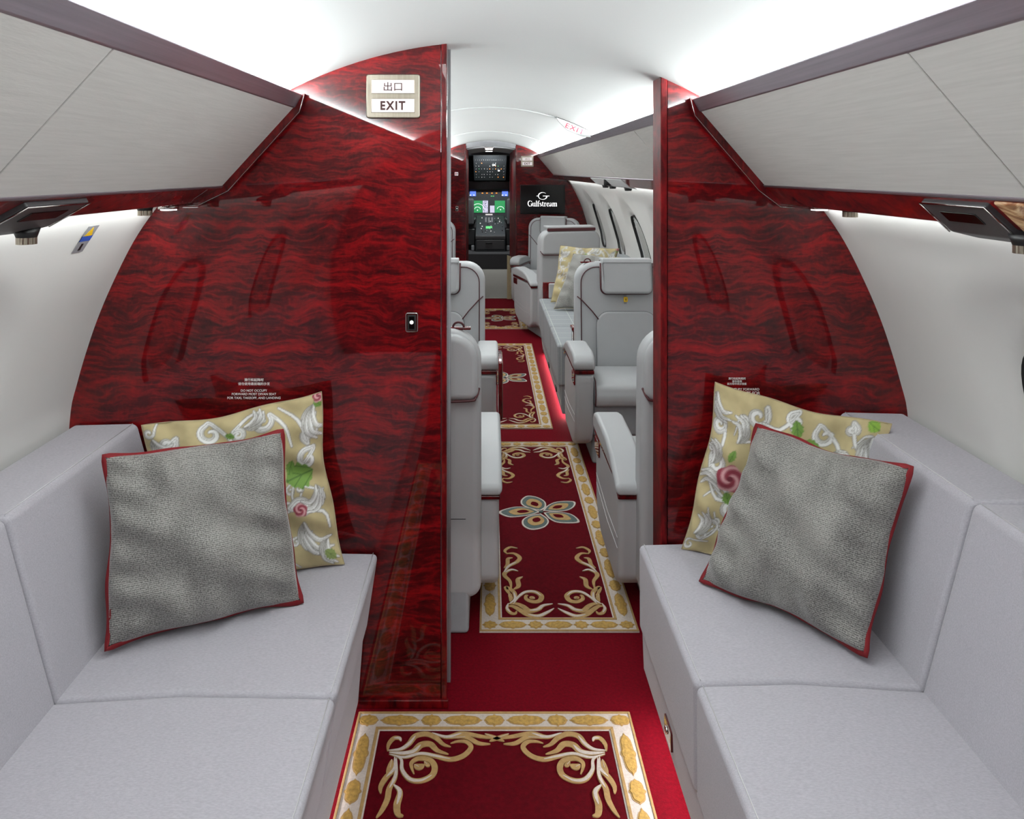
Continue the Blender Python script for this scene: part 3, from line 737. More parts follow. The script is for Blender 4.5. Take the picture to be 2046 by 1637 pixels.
def cushion_thing(corners, T, m, label, red, **k):
    c = sum(corners, Vector())/4
    t = thing('throw_cushion', label, 'cushion', tuple((corners[0]+corners[1])/2), group='square throw cushions')
    o, e, n = pillow('cover', corners, T, m, t, **k)
    if red: flange(e, c, n, .0034, t, seed=k.get('seed', 0))
    else:
        obj('seam', tube(bmesh.new(), e, .0015, 5, True), 'tan_cloth', t)
    return t
cushion_thing([at(213, 1296, 1.572), at(603, 1202, 1.745), at(563, 862, 1.84), at(208, 912, 1.675)], .072, 'chenille', 'grey chenille cushion with crimson edge on the left divan', True, seed=3, bow=.05, dents=((-.75, .55, .3, -.012), (-.8, 0, .25, .008)))
cushion_thing([at(330, 1190, 1.80), at(688, 1127, 1.925), at(642, 783, 1.95), at(283, 850, 1.90)], .05, 'floral', 'tan floral cushion behind the grey cushion on the left divan', False, N=190, seed=5, bow=.07, colors=floral_colors(190, 1))
cushion_thing([at(1400, 1160, 1.79), at(1732, 1308, 1.515), at(1822, 936, 1.59), at(1512, 850, 1.85)], .072, 'chenille', 'grey chenille cushion with crimson edge on the right divan', True, seed=8, bow=.055, dents=((.72, -.45, .22, .014), (.75, -.8, .18, -.012)))
cushion_thing([at(1362, 1097, 1.955), at(1700, 1190, 1.76), at(1782, 847, 1.83), at(1429, 764, 1.955)], .042, 'floral', 'tan floral cushion behind the grey cushion on the right divan', False, N=190, seed=9, bow=.07, colors=floral_colors(190, 2))

# ------------------------------------------------------------------ rugs
ZB = .004
def c3(px, py): return flo(870+px/3.559, 820+py/3.559)
def c8(px, py): return flo(640+px/2.692, 1380+py/2.692)
STR2 = [  # strokes at the near right corner of the second rug, (points, width)
    ([(870, 1420), (930, 1450), (1000, 1475), (1070, 1465), (1120, 1430), (1160, 1405), (1195, 1405)], .020),
    ([(870, 1388), (940, 1400), (990, 1428), (1050, 1437), (1090, 1405), (1130, 1387), (1190, 1387)], .020),
    ([(1185, 1385), (1205, 1420), (1190, 1452), (1160, 1458), (1142, 1440)], .014),
    ([(1150, 1390), (1100, 1340), (1040, 1305), (975, 1302), (935, 1330), (955, 1365), (1005, 1373), (1047, 1355), (1042, 1330), (1025, 1328)], .018),
    ([(985, 1350), (1005, 1345), (1020, 1352)], .018),
    ([(1180, 1390), (1128, 1355), (1122, 1305), (1165, 1270), (1162, 1305), (1140, 1330)], .016),
    ([(1045, 1155), (1090, 1145), (1140, 1165), (1150, 1190), (1125, 1230), (1135, 1290)], .016),
    ([(1025, 1195), (1065, 1215), (1075, 1262), (1118, 1286)], .017),
    ([(1150, 1165), (1100, 1120), (1035, 1090), (1005, 1060), (1035, 1030), (1090, 1030)], .017),
    ([(1000, 992), (1050, 985), (1095, 1010), (1085, 1035)], .012),
    ([(1055, 1060), (1090, 1068), (1108, 1110), (1140, 1135)], .015),
    ([(1163, 1320), (1155, 1345), (1168, 1375)], .014)]
STR1 = [
    ([(435, 285), (425, 268), (395, 268), (368, 300), (362, 340)], .011),
    ([(365, 335), (430, 328), (475, 300), (512, 256), (570, 245), (620, 265), (660, 300), (702, 315)], .014),
    ([(370, 345), (440, 350), (500, 340), (540, 305), (590, 300), (630, 335), (690, 355)], .016),
    ([(370, 355), (450, 372), (540, 352), (620, 365), (700, 382), (770, 362), (810, 318), (785, 288), (740, 285), (700, 296)], .012),
    ([(600, 240), (680, 262), (760, 243), (860, 258), (950, 272)], .012),
    ([(680, 268), (780, 262), (850, 295), (915, 300)], .011), ([(885, 245), (940, 266), (990, 285)], .010),
    ([(395, 360), (435, 385), (440, 440), (480, 490), (540, 498), (600, 470), (615, 425), (590, 388), (530, 378), (492, 400), (492, 430), (505, 465)], .013),
    ([(505, 412), (530, 424), (560, 412)], .016), ([(560, 395), (575, 412), (590, 420)], .010),
    ([(400, 370), (400, 430), (355, 480), (325, 530), (325, 570)], .012),
    ([(410, 375), (405, 470), (372, 540), (360, 600), (330, 660), (300, 700)], .012),
    ([(385, 385), (375, 430), (358, 462)], .013), ([(393, 520), (428, 560), (412, 630), (418, 680), (447, 690)], .014)]
PET = [[(760, 733), (700, 708), (640, 697), (560, 700), (465, 733), (530, 768), (620, 766), (700, 752)],
       [(765, 725), (690, 708), (630, 682), (625, 648), (668, 618), (740, 628), (795, 660), (800, 700)],
       [(780, 725), (810, 690), (880, 660), (1000, 658), (1006, 690), (960, 720), (880, 730)],
       [(785, 738), (850, 733), (950, 740), (1010, 765), (1037, 808), (900, 810), (830, 785)],
       [(765, 745), (812, 778), (822, 810), (785, 845), (700, 860), (640, 832), (635, 790), (690, 758)]]
def medallion(bm, cx, cy, lx, ly, z, h, grow=0):
    big = max(lx, ly)/min(lx, ly)
    if big > 1.25:
        q = [(1, 0), (.88, .2), (.80, .5), (.62, .76), (.40, .84), (.16, .86), (.09, 1.0), (0, 1.08)]
        q = q+[(-a, b) for a, b in q[-2::-1]]; q = q+[(a, -b) for a, b in q[-2:0:-1]]
        if ly > lx: q = [(b, a) for a, b in q]
    else:
        q = [((1.04 if i % 4 == 0 else .98 if i % 2 == 0 else .80)*math.cos(2*PI*i/16), (1.04 if i % 4 == 0 else .98 if i % 2 == 0 else .80)*math.sin(2*PI*i/16)) for i in range(16)]
    pts = [(cx+(lx/2+grow)*a*.95, cy+(ly/2+grow)*b*.95) for a, b in q]
    prism(bm, pts, 'z', z, z+h)
def rug(x0, x1, y0, y1, label, strokes, flower=True, bw=.072, segs=3, ysc=1.0, far_only=False, cxs=None, ny=9):
    t = thing('rug', label, 'rug', ((x0+x1)/2, (y0+y1)/2, 0), group='red, cream and gold aisle rugs')
    obj('field', B(x0+bw-.002, x1-bw+.002, y0+bw-.002, y1-bw+.002, .0003, ZB), 'field', t, smooth=False)
    bm = bmesh.new()
    def frame(a, b, z0, z1):
        xa, xb, ya, yb = x0+a, x1-a, y0+a, y1-a; xc, xd, yc, yd = x0+b, x1-b, y0+b, y1-b
        prism(bm, [(xa, ya), (xb, ya), (xd, yc), (xc, yc)], 'z', z0, z1); prism(bm, [(xb, ya), (xb, yb), (xd, yd), (xd, yc)], 'z', z0, z1)
        prism(bm, [(xb, yb), (xa, yb), (xc, yd), (xd, yd)], 'z', z0, z1); prism(bm, [(xa, yb), (xa, ya), (xc, yc), (xc, yd)], 'z', z0, z1)
    frame(0, bw, .0003, ZB+.001); obj('border', bm, 'cream', t, smooth=False, label='cream border band')
    bm = bmesh.new(); frame(.0005, .0065, ZB, ZB+.0035); frame(bw-.012, bw-.004, ZB, ZB+.0035); obj('border_line', bm, 'gold_line', t, smooth=False, bevel=.001, seg=1)
    # medallions
    bm = bmesh.new(); bo = bmesh.new(); m_ = bw*.52; c = bw*.46
    def med(cx, cy, lx, ly):
        medallion(bo, cx, cy, lx, ly, ZB+.0008, .0012, .0035); medallion(bm, cx, cy, lx, ly, ZB+.001, .0025)
    for yy in (y0+c, y1-c):
        w_ = (x1-x0)-2*c; nn = segs*2; st = w_/nn
        for i in range(nn+1):
            if i % 2: med(x0+c+i*st, yy, st*1.24, m_*.92)
            else: med(x0+c+i*st, yy, st*.62, m_)
    for xx in (x0+c, x1-c):
        h_ = (y1-y0)-2*c; nn = max(2, 2*round(h_/(2*.105))); st = h_/nn
        for i in range(1, nn):
            if i % 2: med(xx, y0+c+i*st, m_*.92, st*1.22)
            else: med(xx, y0+c+i*st, m_, st*.62)
    obj('medallion_outline', bo, 'gold_line', t, smooth=False); obj('medallion_pattern', bm, 'gold', t, smooth=False, bevel=.001, seg=1)
    # scrolls mirrored into the corners
    g, cr = bmesh.new(), bmesh.new()
    for n_, (pts, wd) in enumerate(strokes(x0, x1, y0, y1)):
        hz_ = .0016+.00009*(n_//4)
        ribbon(g, pts, wd*1.0, ZB, hz_)
        k_ = len(pts); ribbon(cr, [np.array(p) for p in pts[:max(2, (k_+1)//2)]], wd*.55, ZB+.0006, hz_)
    obj('scroll_pattern', g, 'gold_line', t, smooth=False); obj('scroll_highlight', cr, 'cream', t, smooth=False)
    if flower:
        fx, fy = c3(768, 733); cx, cy = (x0+x1)/2, (y0+y1)/2
        for (nm, mt, sc_, z) in (('flower_outline', 'cream', 1.0, .0018), ('flower_petal', 'slate_wool', .88, .0024), ('flower_centre', 'gold_line', .62, .003), ('flower_heart', 'field', .30, .0036)):
            bm = bmesh.new()
            for pt in PET:
                q = [np.array(c3(*p)) for p in pt]; c0 = sum(q)/len(q)
                root = np.array((fx, fy)); c1 = c0*.8+root*.2 if sc_ < .8 else c0
                q = [c1+(a-c1)*sc_ for a in q]; q = catmull(q+[q[0]], 5)[:-1]
                prism(bm, [(a[0]-fx+cx, (a[1]-fy)*ysc+cy) for a in q], 'z', ZB, ZB+z)
            obj(nm, bm, mt, t, smooth=False)
        bm = bmesh.new(); cyl(bm, (cx, cy, ZB), .009, .0045, n=14); obj('flower_eye', bm, 'slate_wool', t)
    return t
def strokes2(ysc):
    def f(x0, x1, y0, y1):
        out = []; cx, cy = (x0+x1)/2, (y0+y1)/2
        rx, ry = .473, 2.318   # corner the strokes were drawn at
        for pts, wd in STR2:
            q = [c3(*p) for p in pts]; q = [(x1+(a-rx), y0+(b-ry)*ysc) for a, b in q]
            for mx in (0, 1):
                for my in (0, 1): out.append(([((2*cx-a) if mx else a, (2*cy-b) if my else b) for a, b in q], wd*(1 if ysc == 1 else .75)))
        return out
    return f
def strokes1(x0, x1, y0, y1):
    out = []; cx, cy = (x0+x1)/2, (y0+y1)/2; mx_ = c8(950, 300)[0]
    for pts, wd in STR1:
        q = [c8(*p) for p in pts]
        for mx in (0, 1):
            for my in (0, 1): out.append(([((2*mx_-a) if mx else a, (2*cy-b) if my else b) for a, b in q], wd*1.15))
    return out
rug(-.348, .376, .35, 1.972, 'widest red rug with gold scrolls, on the carpet between the near divans', strokes1, flower=True, bw=.066, segs=4)
rug(-.03, .473, 2.318, 3.943, 'red rug with a five-petal flower, just beyond the partition', strokes2(1))
rug(-.14, .36, 4.15, 6.195, 'long red rug beside the plaid divan', strokes2(1.15))
rug(-.14, .36, 6.785, 7.77, 'short red rug farthest forward in the aisle', strokes2(.55))

# ------------------------------------------------------------------ club seats
def local(o, parent): o.parent = parent; o.matrix_parent_inverse = Matrix(); return o
def make_seat():
    """faces -Y, floor at z=0, centred on x"""
    root = thing('club_seat', '', 'seat', (0, 0, 0))
    def add(name, bm, m, **k): return obj(name, bm, m, root, **k)
    parts = {}
    add('pedestal', P([(-.19, 0), (.31, 0), (.28, .14), (-.12, .14)], 'x', -.24, .24), 'leather_dark', bevel=.012)
    for s in (-1, 1):
        xo, xi = s*.34, s*.245
        side = [(-.29, .20), (-.25, .13), (-.16, .09), (.16, .085), (.21, .13), (.22, .30), (.22, .44), (.12, .475), (-.30, .475)]
        a = add('arm_panel', P(side, 'x', min(xo-s*.004, xi), max(xo-s*.004, xi)), 'leather', bevel=.022, seg=5)
        pad = [(-.305, .492), (-.315, .53), (-.29, .558), (-.22, .572), (.0, .565), (.10, .545), (.235, .485), (.237, .452), (.14, .488), (-.0, .492)]
        add('arm_pad', P(pad, 'x', min(xo+s*.006, xi-s*.004), max(xo+s*.006, xi-s*.004)), 'leather', bevel=.020, seg=5)
        add('arm_band', P([(-.304, .474), (-.304, .492), (.0, .492), (.14, .488), (.228, .452), (.228, .440), (.13, .474)], 'x', min(xo-s*.001, xi), max(xo-s*.001, xi)), 'veneer_trim', bevel=.003, label='dark red lacquered band')
        add('control_plate', P(rrect(-.285, -.18, .415, .468, .008), 'x', min(xo-s*.006, xo+s*.001), max(xo-s*.006, xo+s*.001)), 'veneer_trim', bevel=.002, label='dark red lacquered plate')
        bm = bmesh.new(); x = xo-s*.0035
        tube(bm, [(x, -.27, .27), (x, .0, .245), (x, .20, .25)], .001, 5); tube(bm, [(x, -.265, .235), (x, .0, .21), (x, .20, .215)], .001, 5)
        add('stitching', bm, 'stitch')
    add('seat_base', P([(-.245, .16), (-.24, .31), (.12, .31), (.12, .12), (-.16, .12)], 'x', -.243, .243), 'leather_dark', bevel=.012)
    cu = P([(-.285, .31), (-.30, .355), (-.285, .41), (-.22, .43), (.0, .415), (.14, .40), (.14, .31)], 'x', -.241, .241)
    sc_ = add('seat_cushion', cu, 'leather', bevel=.018, seg=4)
    bm = bmesh.new()
    for s in (-1, 1): tube(bm, catmull([(s*.236, -.278, .312), (s*.238, -.300, .357), (s*.236, -.283, .412), (s*.232, -.22, .428), (s*.232, .0, .416)], 5), .003, 6)
    add('cushion_piping', bm, 'piping')
    # backrest shell
    def tilt(y, z): return y+(z-.4)*.10
    sh = rrect(-.278, .278, .092, .950, .105, 8, (.4, .4, 1, 1))
    bm = bmesh.new()
    A = [bm.verts.new((x, .165+max(0, z-.4)*.08, z)) for x, z in sh]; C = [bm.verts.new((x, .285+max(0, z-.4)*.04, z)) for x, z in sh]
    bm.faces.new(A); bm.faces.new(C[::-1]); n = len(sh)
    for i in range(n): bm.faces.new((A[i], C[i], C[(i+1) % n], A[(i+1) % n]))
    add('backrest', bm, 'leather', bevel=.028, seg=5)
    # front piping
    def fy(z): return .165+max(0, z-.4)*.08
    fr = rrect(-.247, .247, .36, .925, .085, 8, (0, 0, 1, 1))
    fr = fr[1:]+fr[:1] if False else fr
    pts = [p for p in fr]
    open_pts = pts[1:]+[pts[0]]
    bm = bmesh.new(); tube(bm, [(x, fy(z)-.0015, z) for x, z in open_pts], .0028, 6); 
    for s in (-1, 1): tube(bm, [(s*.268, fy(.76)+.006, .765), (s*.245, fy(.75)-.003, .748), (s*.19, fy(.68)-.010, .69), (s*.155, fy(.64)-.013, .645)], .0034, 6)
    add('back_piping', bm, 'piping')
    # raised lower cushion panel
    pn = rrect(-.165, .165, .36, .685, .07, 8, (0, 0, 1, 1))
    bm = bmesh.new(); A = [bm.verts.new((x, fy(z)-.014, z)) for x, z in pn]; C = [bm.verts.new((x, fy(z)+.02, z)) for x, z in pn]
    bm.faces.new(A); bm.faces.new(C[::-1]); n = len(pn)
    for i in range(n): bm.faces.new((A[i], C[i], C[(i+1) % n], A[(i+1) % n]))
    add('lumbar_panel', bm, 'leather', bevel=.010, seg=4)
    bm = bmesh.new(); tube(bm, [(x, fy(z)-.002, z) for x, z in (pn[1:]+[pn[0]])], .0016, 5); add('panel_seam', bm, 'gap')
    # head pillow draped over the top
    hr = rrect(-.137, .137, .785, .968, .030, 6, (1, 1, .6, .6))
    bm = bmesh.new()
    A = [bm.verts.new((x, fy(z)-.050+max(0, z-.93)*.35, z)) for x, z in hr]; C = [bm.verts.new((x, fy(z)-.004+max(0, z-.9)*.4, z)) for x, z in hr]
    bm.faces.new(A); bm.faces.new(C[::-1]); n = len(hr)
    for i in range(n): bm.faces.new((A[i], C[i], C[(i+1) % n], A[(i+1) % n]))
    add('head_pillow', bm, 'leather', bevel=.018, seg=5)
    add('pillow_bridge', P([(.165, .952), (.24, .952), (.24, .972), (.175, .974)], 'x', -.135, .135), 'leather', bevel=.006)
    lo = [p for p in hr if p[1] < .95]; lo = sorted([p for p in lo if p[0] < 0], key=lambda p: -p[1])+sorted([p for p in lo if p[0] >= 0], key=lambda p: p[1])
    lo = [(-.139, .95)]+lo+[(.139, .95)]
    bm = bmesh.new(); tube(bm, [(x*1.012, fy(z)-.012, z-.002) for x, z in lo], .006, 6)
    add('pillow_piping', bm, 'piping')
    add('pillow_flap', P([(.215, .950), (.325, .950), (.325, .963), (.215, .970)], 'x', -.130, .130), 'leather', bevel=.004)
    add('flap_edge', P([(.318, .926), (.328, .926), (.328, .951), (.318, .951)], 'x', -.130, .130), 'piping', bevel=.003)
    # rear pad
    rp = rrect(-.270, .270, .735, .940, .085, 8, (.35, .35, 1, 1))
    bm = bmesh.new(); A = [bm.verts.new((x, .28, z)) for x, z in rp]; C = [bm.verts.new((x, .328, z)) for x, z in rp]
    bm.faces.new(A); bm.faces.new(C[::-1]); n = len(rp)
    for i in range(n): bm.faces.new((A[i], C[i], C[(i+1) % n], A[(i+1) % n]))
    add('rear_pad', bm, 'leather', bevel=.022, seg=5)
    bm = bmesh.new(); tube(bm, catmull([(-.272, .29, .765), (-.262, .318, .745), (-.23, .324, .735), (0, .326, .731), (.23, .324, .735), (.262, .318, .745), (.272, .29, .765)], 5), .004, 6)
    add('rear_piping', bm, 'piping')
    bm = bmesh.new(); tube(bm, [(x, .307, z) for x, z in ((-.23, .36), (.23, .36))], .0012, 5); add('rear_seam', bm, 'gap')
    for sgn in (1,):
        bm = bmesh.new(); tube(bm, catmull([(-.205+.018*math.cos(a), .25, .948+.018*math.sin(a)) for a in np.linspace(0, PI, 7)], 3), .0035, 6)
        add('pull_loop', bm, 'piping')
        add('loop_plate', B(-.245, -.165, .238, .262, .943, .9515), 'veneer_trim', bevel=.003)
    return root
seat0 = make_seat()
first = [True]
def place_seat(x, y, rot, label, dz=0):
    if first[0]:
        r = seat0; first[0] = False; ch = list(seat0.children)
    else:
        r = seat0.copy(); COL.objects.link(r); ch = []
        for c in list(seat0.children):
            d = c.copy(); COL.objects.link(d); d.parent = r; ch.append(d)
    r.location = (x, y, 0); r.rotation_euler = (0, 0, rot); r['label'] = label; r['group'] = 'grey leather club seats with burgundy piping'
    if dz:
        for c in ch:
            if c.name.split('.')[0] in ('arm_pad', 'arm_band', 'control_plate'): c.location.z += dz
            if c.name.split('.')[0] == 'arm_panel': c.scale.z = (.475+dz)/.475
    return r, ch
place_seat(.752, 3.85, 0, 'grey leather seat facing the camera, yellow tag under its headrest')
place_seat(.757, 2.62, PI, 'grey leather seat seen from behind, half hidden by right partition', -.055)
place_seat(-.303, 2.62, PI, 'grey leather seat seen from behind, beside the left partition', -.055)
place_seat(-.30, 3.85, 0, 'grey leather seat facing the camera, left of the flower rug')
_, ch3 = place_seat(.63, 6.68, PI+.26, 'grey leather seat seen from behind, forward of the plaid divan')
for c in ch3:
    if c.name.split('.')[0] in ('pillow_flap', 'flap_edge'): c.scale.x = 1.7; c.location.z = .012
place_seat(.63, 7.72, -.30, 'grey leather seat facing the camera below the wall screen')
place_seat(-.62, 7.3, 0, 'farthest left grey leather seat, sliver beside the cockpit doorway panel')

# yellow lock tag on the seat facing us
t = thing('lock_tag', 'small yellow padlock tag hanging below the headrest of facing seat', 'tag', (.745, 3.985, .74))
obj('strap', B(.739, .753, 4.035, 4.0385, .725, .80), 'tag_grey', t, bevel=.001)
obj('padlock', P(rrect(.736, .757, .738, .765, .004), 'y', 4.024, 4.036), 'yellow', t, bevel=.002)
bm = bmesh.new(); cyl(bm, (.7465, 4.0225, .754), .003, .003, 'y', 10); box(bm, .7452, .7478, 4.0225, 4.025, .744, .752); obj('keyhole', bm, 'black_plastic', t)

# folded table leaf beside the left facing seat
t = thing('folding_table_leaf', 'upright dark red lacquered table leaf beside the left facing seat', 'table leaf', (.018, 3.5, .35))
obj('leaf', P(rrect(3.30, 3.52, .335, .60, .012), 'x', .042, .060), 'veneer_trim', t, bevel=.004)
obj('edge_strip', P(rrect(3.305, 3.515, .342, .593, .010), 'x', .0598, .062), 'nickel', t)

# low cabinet between the seat and the plaid divan
t = thing('side_cabinet', 'low dark red cabinet between facing seat and plaid divan', 'cabinet', (.75, 4.24, 0))
obj('body', B(.478, 1.06, 4.195, 4.275, 0, .545), 'veneer_trim', t, bevel=.004)
obj('top', B(.47, 1.07, 4.19, 4.28, .545, .562), 'veneer_trim', t, bevel=.004)
obj('plinth', B(.474, 1.06, 4.18, 4.28, 0, .05), 'black_plastic', t)
obj('corner_strip', B(.4745, .479, 4.193, 4.20, .06, .545), 'chrome', t)

# ------------------------------------------------------------------ plaid divan
t = thing('plaid_divan', 'grey plaid divan with lit base beyond the facing seat', 'divan', (.7, 5.08, 0))
obj('base', B(.50, 1.0, 4.32, 5.86, 0, .2), 'leather_dark', t)
obj('skirt', P([(.402, .24), (.428, .036), (.45, .036), (.45, .24)], 'y', 4.30, 5.87), 'plaid', t, bevel=.004)
for (y0, y1) in ((4.29, 4.82), (4.82, 5.39), (5.39, 5.88)):
    obj('seat_cushion', P([(.398, .44), (.402, .20), (.88, .20), (.88, .44)], 'y', y0+.001, y1-.001), 'plaid', t, bevel=.014, seg=4)
    obj('back_cushion', P([(.86, .42), (.97, .80), (1.10, .79), (1.11, .42)], 'y', y0+.001, y1-.001), 'plaid', t, bevel=.016, seg=4)
obj('end_panel', B(.43, 1.05, 5.885, 5.915, 0, .565), 'veneer_trim', t, bevel=.004, label='dark red lacquered end panel')
obj('end_pad', B(.475, .9, 5.86, 5.885, .44, .56), 'leather', t, bevel=.01)
for y in (4.55, 5.1):
    obj('latch', P(rrect(y, y+.06, .09, .12, .003), 'x', .412, .425), 'black_plastic', t, bevel=.001)
cushion_thing([Vector((.47, 5.62, .455)), Vector((.86, 5.58, .455)), Vector((1.0, 5.66, .86)), Vector((.555, 5.74, .875))], .05, 'floral', 'yellow floral cushion at the far end of the plaid divan', False, N=60, seed=11, bow=.05, colors=floral_colors(60, 1))
cushion_thing([Vector((.47, 5.36, .452)), Vector((.86, 5.28, .455)), Vector((.96, 5.40, .82)), Vector((.635, 5.56, .835))], .055, 'chenille', 'silvery grey cushion at the far end of the plaid divan', False, N=40, seed=12, bow=.04)

# EXIT sign on the ceiling lip
t = thing('ceiling_exit_sign', 'slanted sign with red EXIT letters on the ceiling', 'sign', (.46, 3.99, 1.69))
def cp(x, d): return (x, ceil_z(x)-d)
xs = np.linspace(.36, .56, 10)
poly = [cp(x, -.002) for x in xs] + [cp(.555, .03), cp(.50, .052), cp(.42, .050), cp(.375, .02)]
obj('plate', P(poly, 'y', 3.975, 3.995), 'headliner', t, bevel=.002)
obj('rim', tube(bmesh.new(), [(x, 3.974, ceil_z(x)-.001) for x in xs], .0022, 6), 'gap', t)
ang = -math.atan2(ceil_z(.40)-ceil_z(.52), .12)
me = text('lettering', 'EXIT', .05, (0, 0, 0), 'sign_red', t, width=.105, height=.026, bold=.0004, spacing=1.2)
me.data.transform(Matrix.Translation((.463, 3.9735, ceil_z(.463)-.027)) @ Matrix.Rotation(-ang, 4, 'Y'))

# pale service unit under the forward right rail
(q0, q1) = rail_frame(1, .05), rail_frame(1, 1.0)
(a0, a1) = off(tuple(q0), tuple(q1), -.004, 1); (b0, b1) = off(tuple(q0), tuple(q1), .01, 1)
t = thing('service_unit', 'white passenger service unit under the forward right bins', 'service unit', (q1[0], 4.6, q1[1]))
obj('housing', P([a0, a1, (a1[0]+.05, a1[1]-.01), b1, b0], 'y', 4.15, 5.4), 'headliner', t, bevel=.004)
for y in (4.4, 4.95, 5.25):
    obj('air_nozzle', cyl(bmesh.new(), (.83, y, 1.335), .02, .02, n=16, r2=.026), 'black_plastic', t)
obj('vent_line', B(.735, .80, 4.72, 4.725, 1.36, 1.4), 'gap', t)

# ------------------------------------------------------------------ forward bulkhead, screen
DX0, DX1 = -.266, .31
bl_ = [(DX0, 0)]+side_profile(-1)+ceil_pts(-.62, DX0)
struct('wall_bulkhead_left', P(bl_, 'y', YT, 9.45), 'veneer', smooth=False)
br_ = [(DX1, 0)]+side_profile(1)+ceil_pts(.62, DX1)
struct('wall_bulkhead_right', P(br_, 'y', YT, 10.9), 'veneer', smooth=False)
struct('trim_26', B(DX1-.004, DX1+.001, YT+.03, 10.9, 0, 1.742), 'veneer_satin', smooth=False)
struct('trim_27', B(DX0-.001, DX0+.004, YT+.03, 9.45, 0, 1.742), 'veneer_satin', smooth=False)
struct('trim_24', B(DX0-.012, DX0+.004, YT-.004, YT+.03, 0, 1.745), 'veneer_trim', bevel=.003)
struct('trim_25', B(DX1-.004, DX1+.012, YT-.004, YT+.03, 0, 1.745), 'veneer_trim', bevel=.003)
xs = np.linspace(DX0, DX1, 16); zc = lambda x: 1.742-.12*((x-.02)/.3)**2*.25
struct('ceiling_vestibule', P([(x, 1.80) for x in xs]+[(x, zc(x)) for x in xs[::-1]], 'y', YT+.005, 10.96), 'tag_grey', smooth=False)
struct('wall_vestibule_left', B(-.95, -.85, 9.45, 10.96, 0, 1.75), 'sidewall', smooth=False)
sy = YT
def tv_pt(px, py): return ((px-977)*sy/FPX, EYE-(py-343)*sy/FPX)
t = thing('wall_screen', 'black wall screen with white logo on the forward bulkhead', 'screen', (.61, sy, .965))
(xa, za), (xb, zb) = tv_pt(1040, 427), tv_pt(1128, 370)
obj('bezel', P(rrect(xa-.003, xb+.003, za-.003, zb+.003, .004), 'y', sy-.03, sy-.0005), 'black_plastic', t, bevel=.003)
obj('display', B(xa, xb, sy-.0315, sy-.029, za, zb), 'screen_black', t, smooth=False)
# logo: ring open at right with a horizontal bar, and serif word built from strokes
yl = sy-.033
def wpt(x, z, y=yl): return (x, y, z)
def stroke3(bm, pts, w, y=yl, taper=None):
    """flat ribbon in the XZ plane; w may be a list"""
    c = catmull(pts, 8) if len(pts) > 2 else [np.array(p, float) for p in pts]; n = len(c); A = []; C = []
    for i, p in enumerate(c):
        tt = c[min(i+1, n-1)]-c[max(i-1, 0)]; tt = tt/(np.linalg.norm(tt)+1e-9); nn = np.array((-tt[1], tt[0]))
        if isinstance(w, (tuple, list)): f = i/(n-1)*(len(w)-1); k0 = min(int(f), len(w)-2); ww = w[k0]*(1-f+k0)+w[k0+1]*(f-k0)
        else: ww = w
        a = p+nn*ww/2; b_ = p-nn*ww/2; A.append(bm.verts.new((a[0], y, a[1]))); C.append(bm.verts.new((b_[0], y, b_[1])))
    for i in range(n-1): bm.faces.new((A[i], A[i+1], C[i+1], C[i]))
lx, lz = tv_pt(1084, 391.5)
bm = bmesh.new(); R = .046
circ = [(lx+R*math.cos(a)*1.08, lz+R*.86*math.sin(a)) for a in np.linspace(.75, 2*PI-.15, 16)]
stroke3(bm, circ, (.002, .006, .012, .008, .004, .007, .010)); stroke3(bm, [(lx-R*1.55, lz), (lx-R*.95, lz)], .006); stroke3(bm, [(lx+.002, lz), (lx+R*1.65, lz)], .007)
stroke3(bm, [(lx+R*.9, lz-.001), (lx+R*.88, lz-.026)], .008)
for f in bm.faces: f.normal_update()
obj('logo_mark', bm, 'white_glow', t, smooth=False)
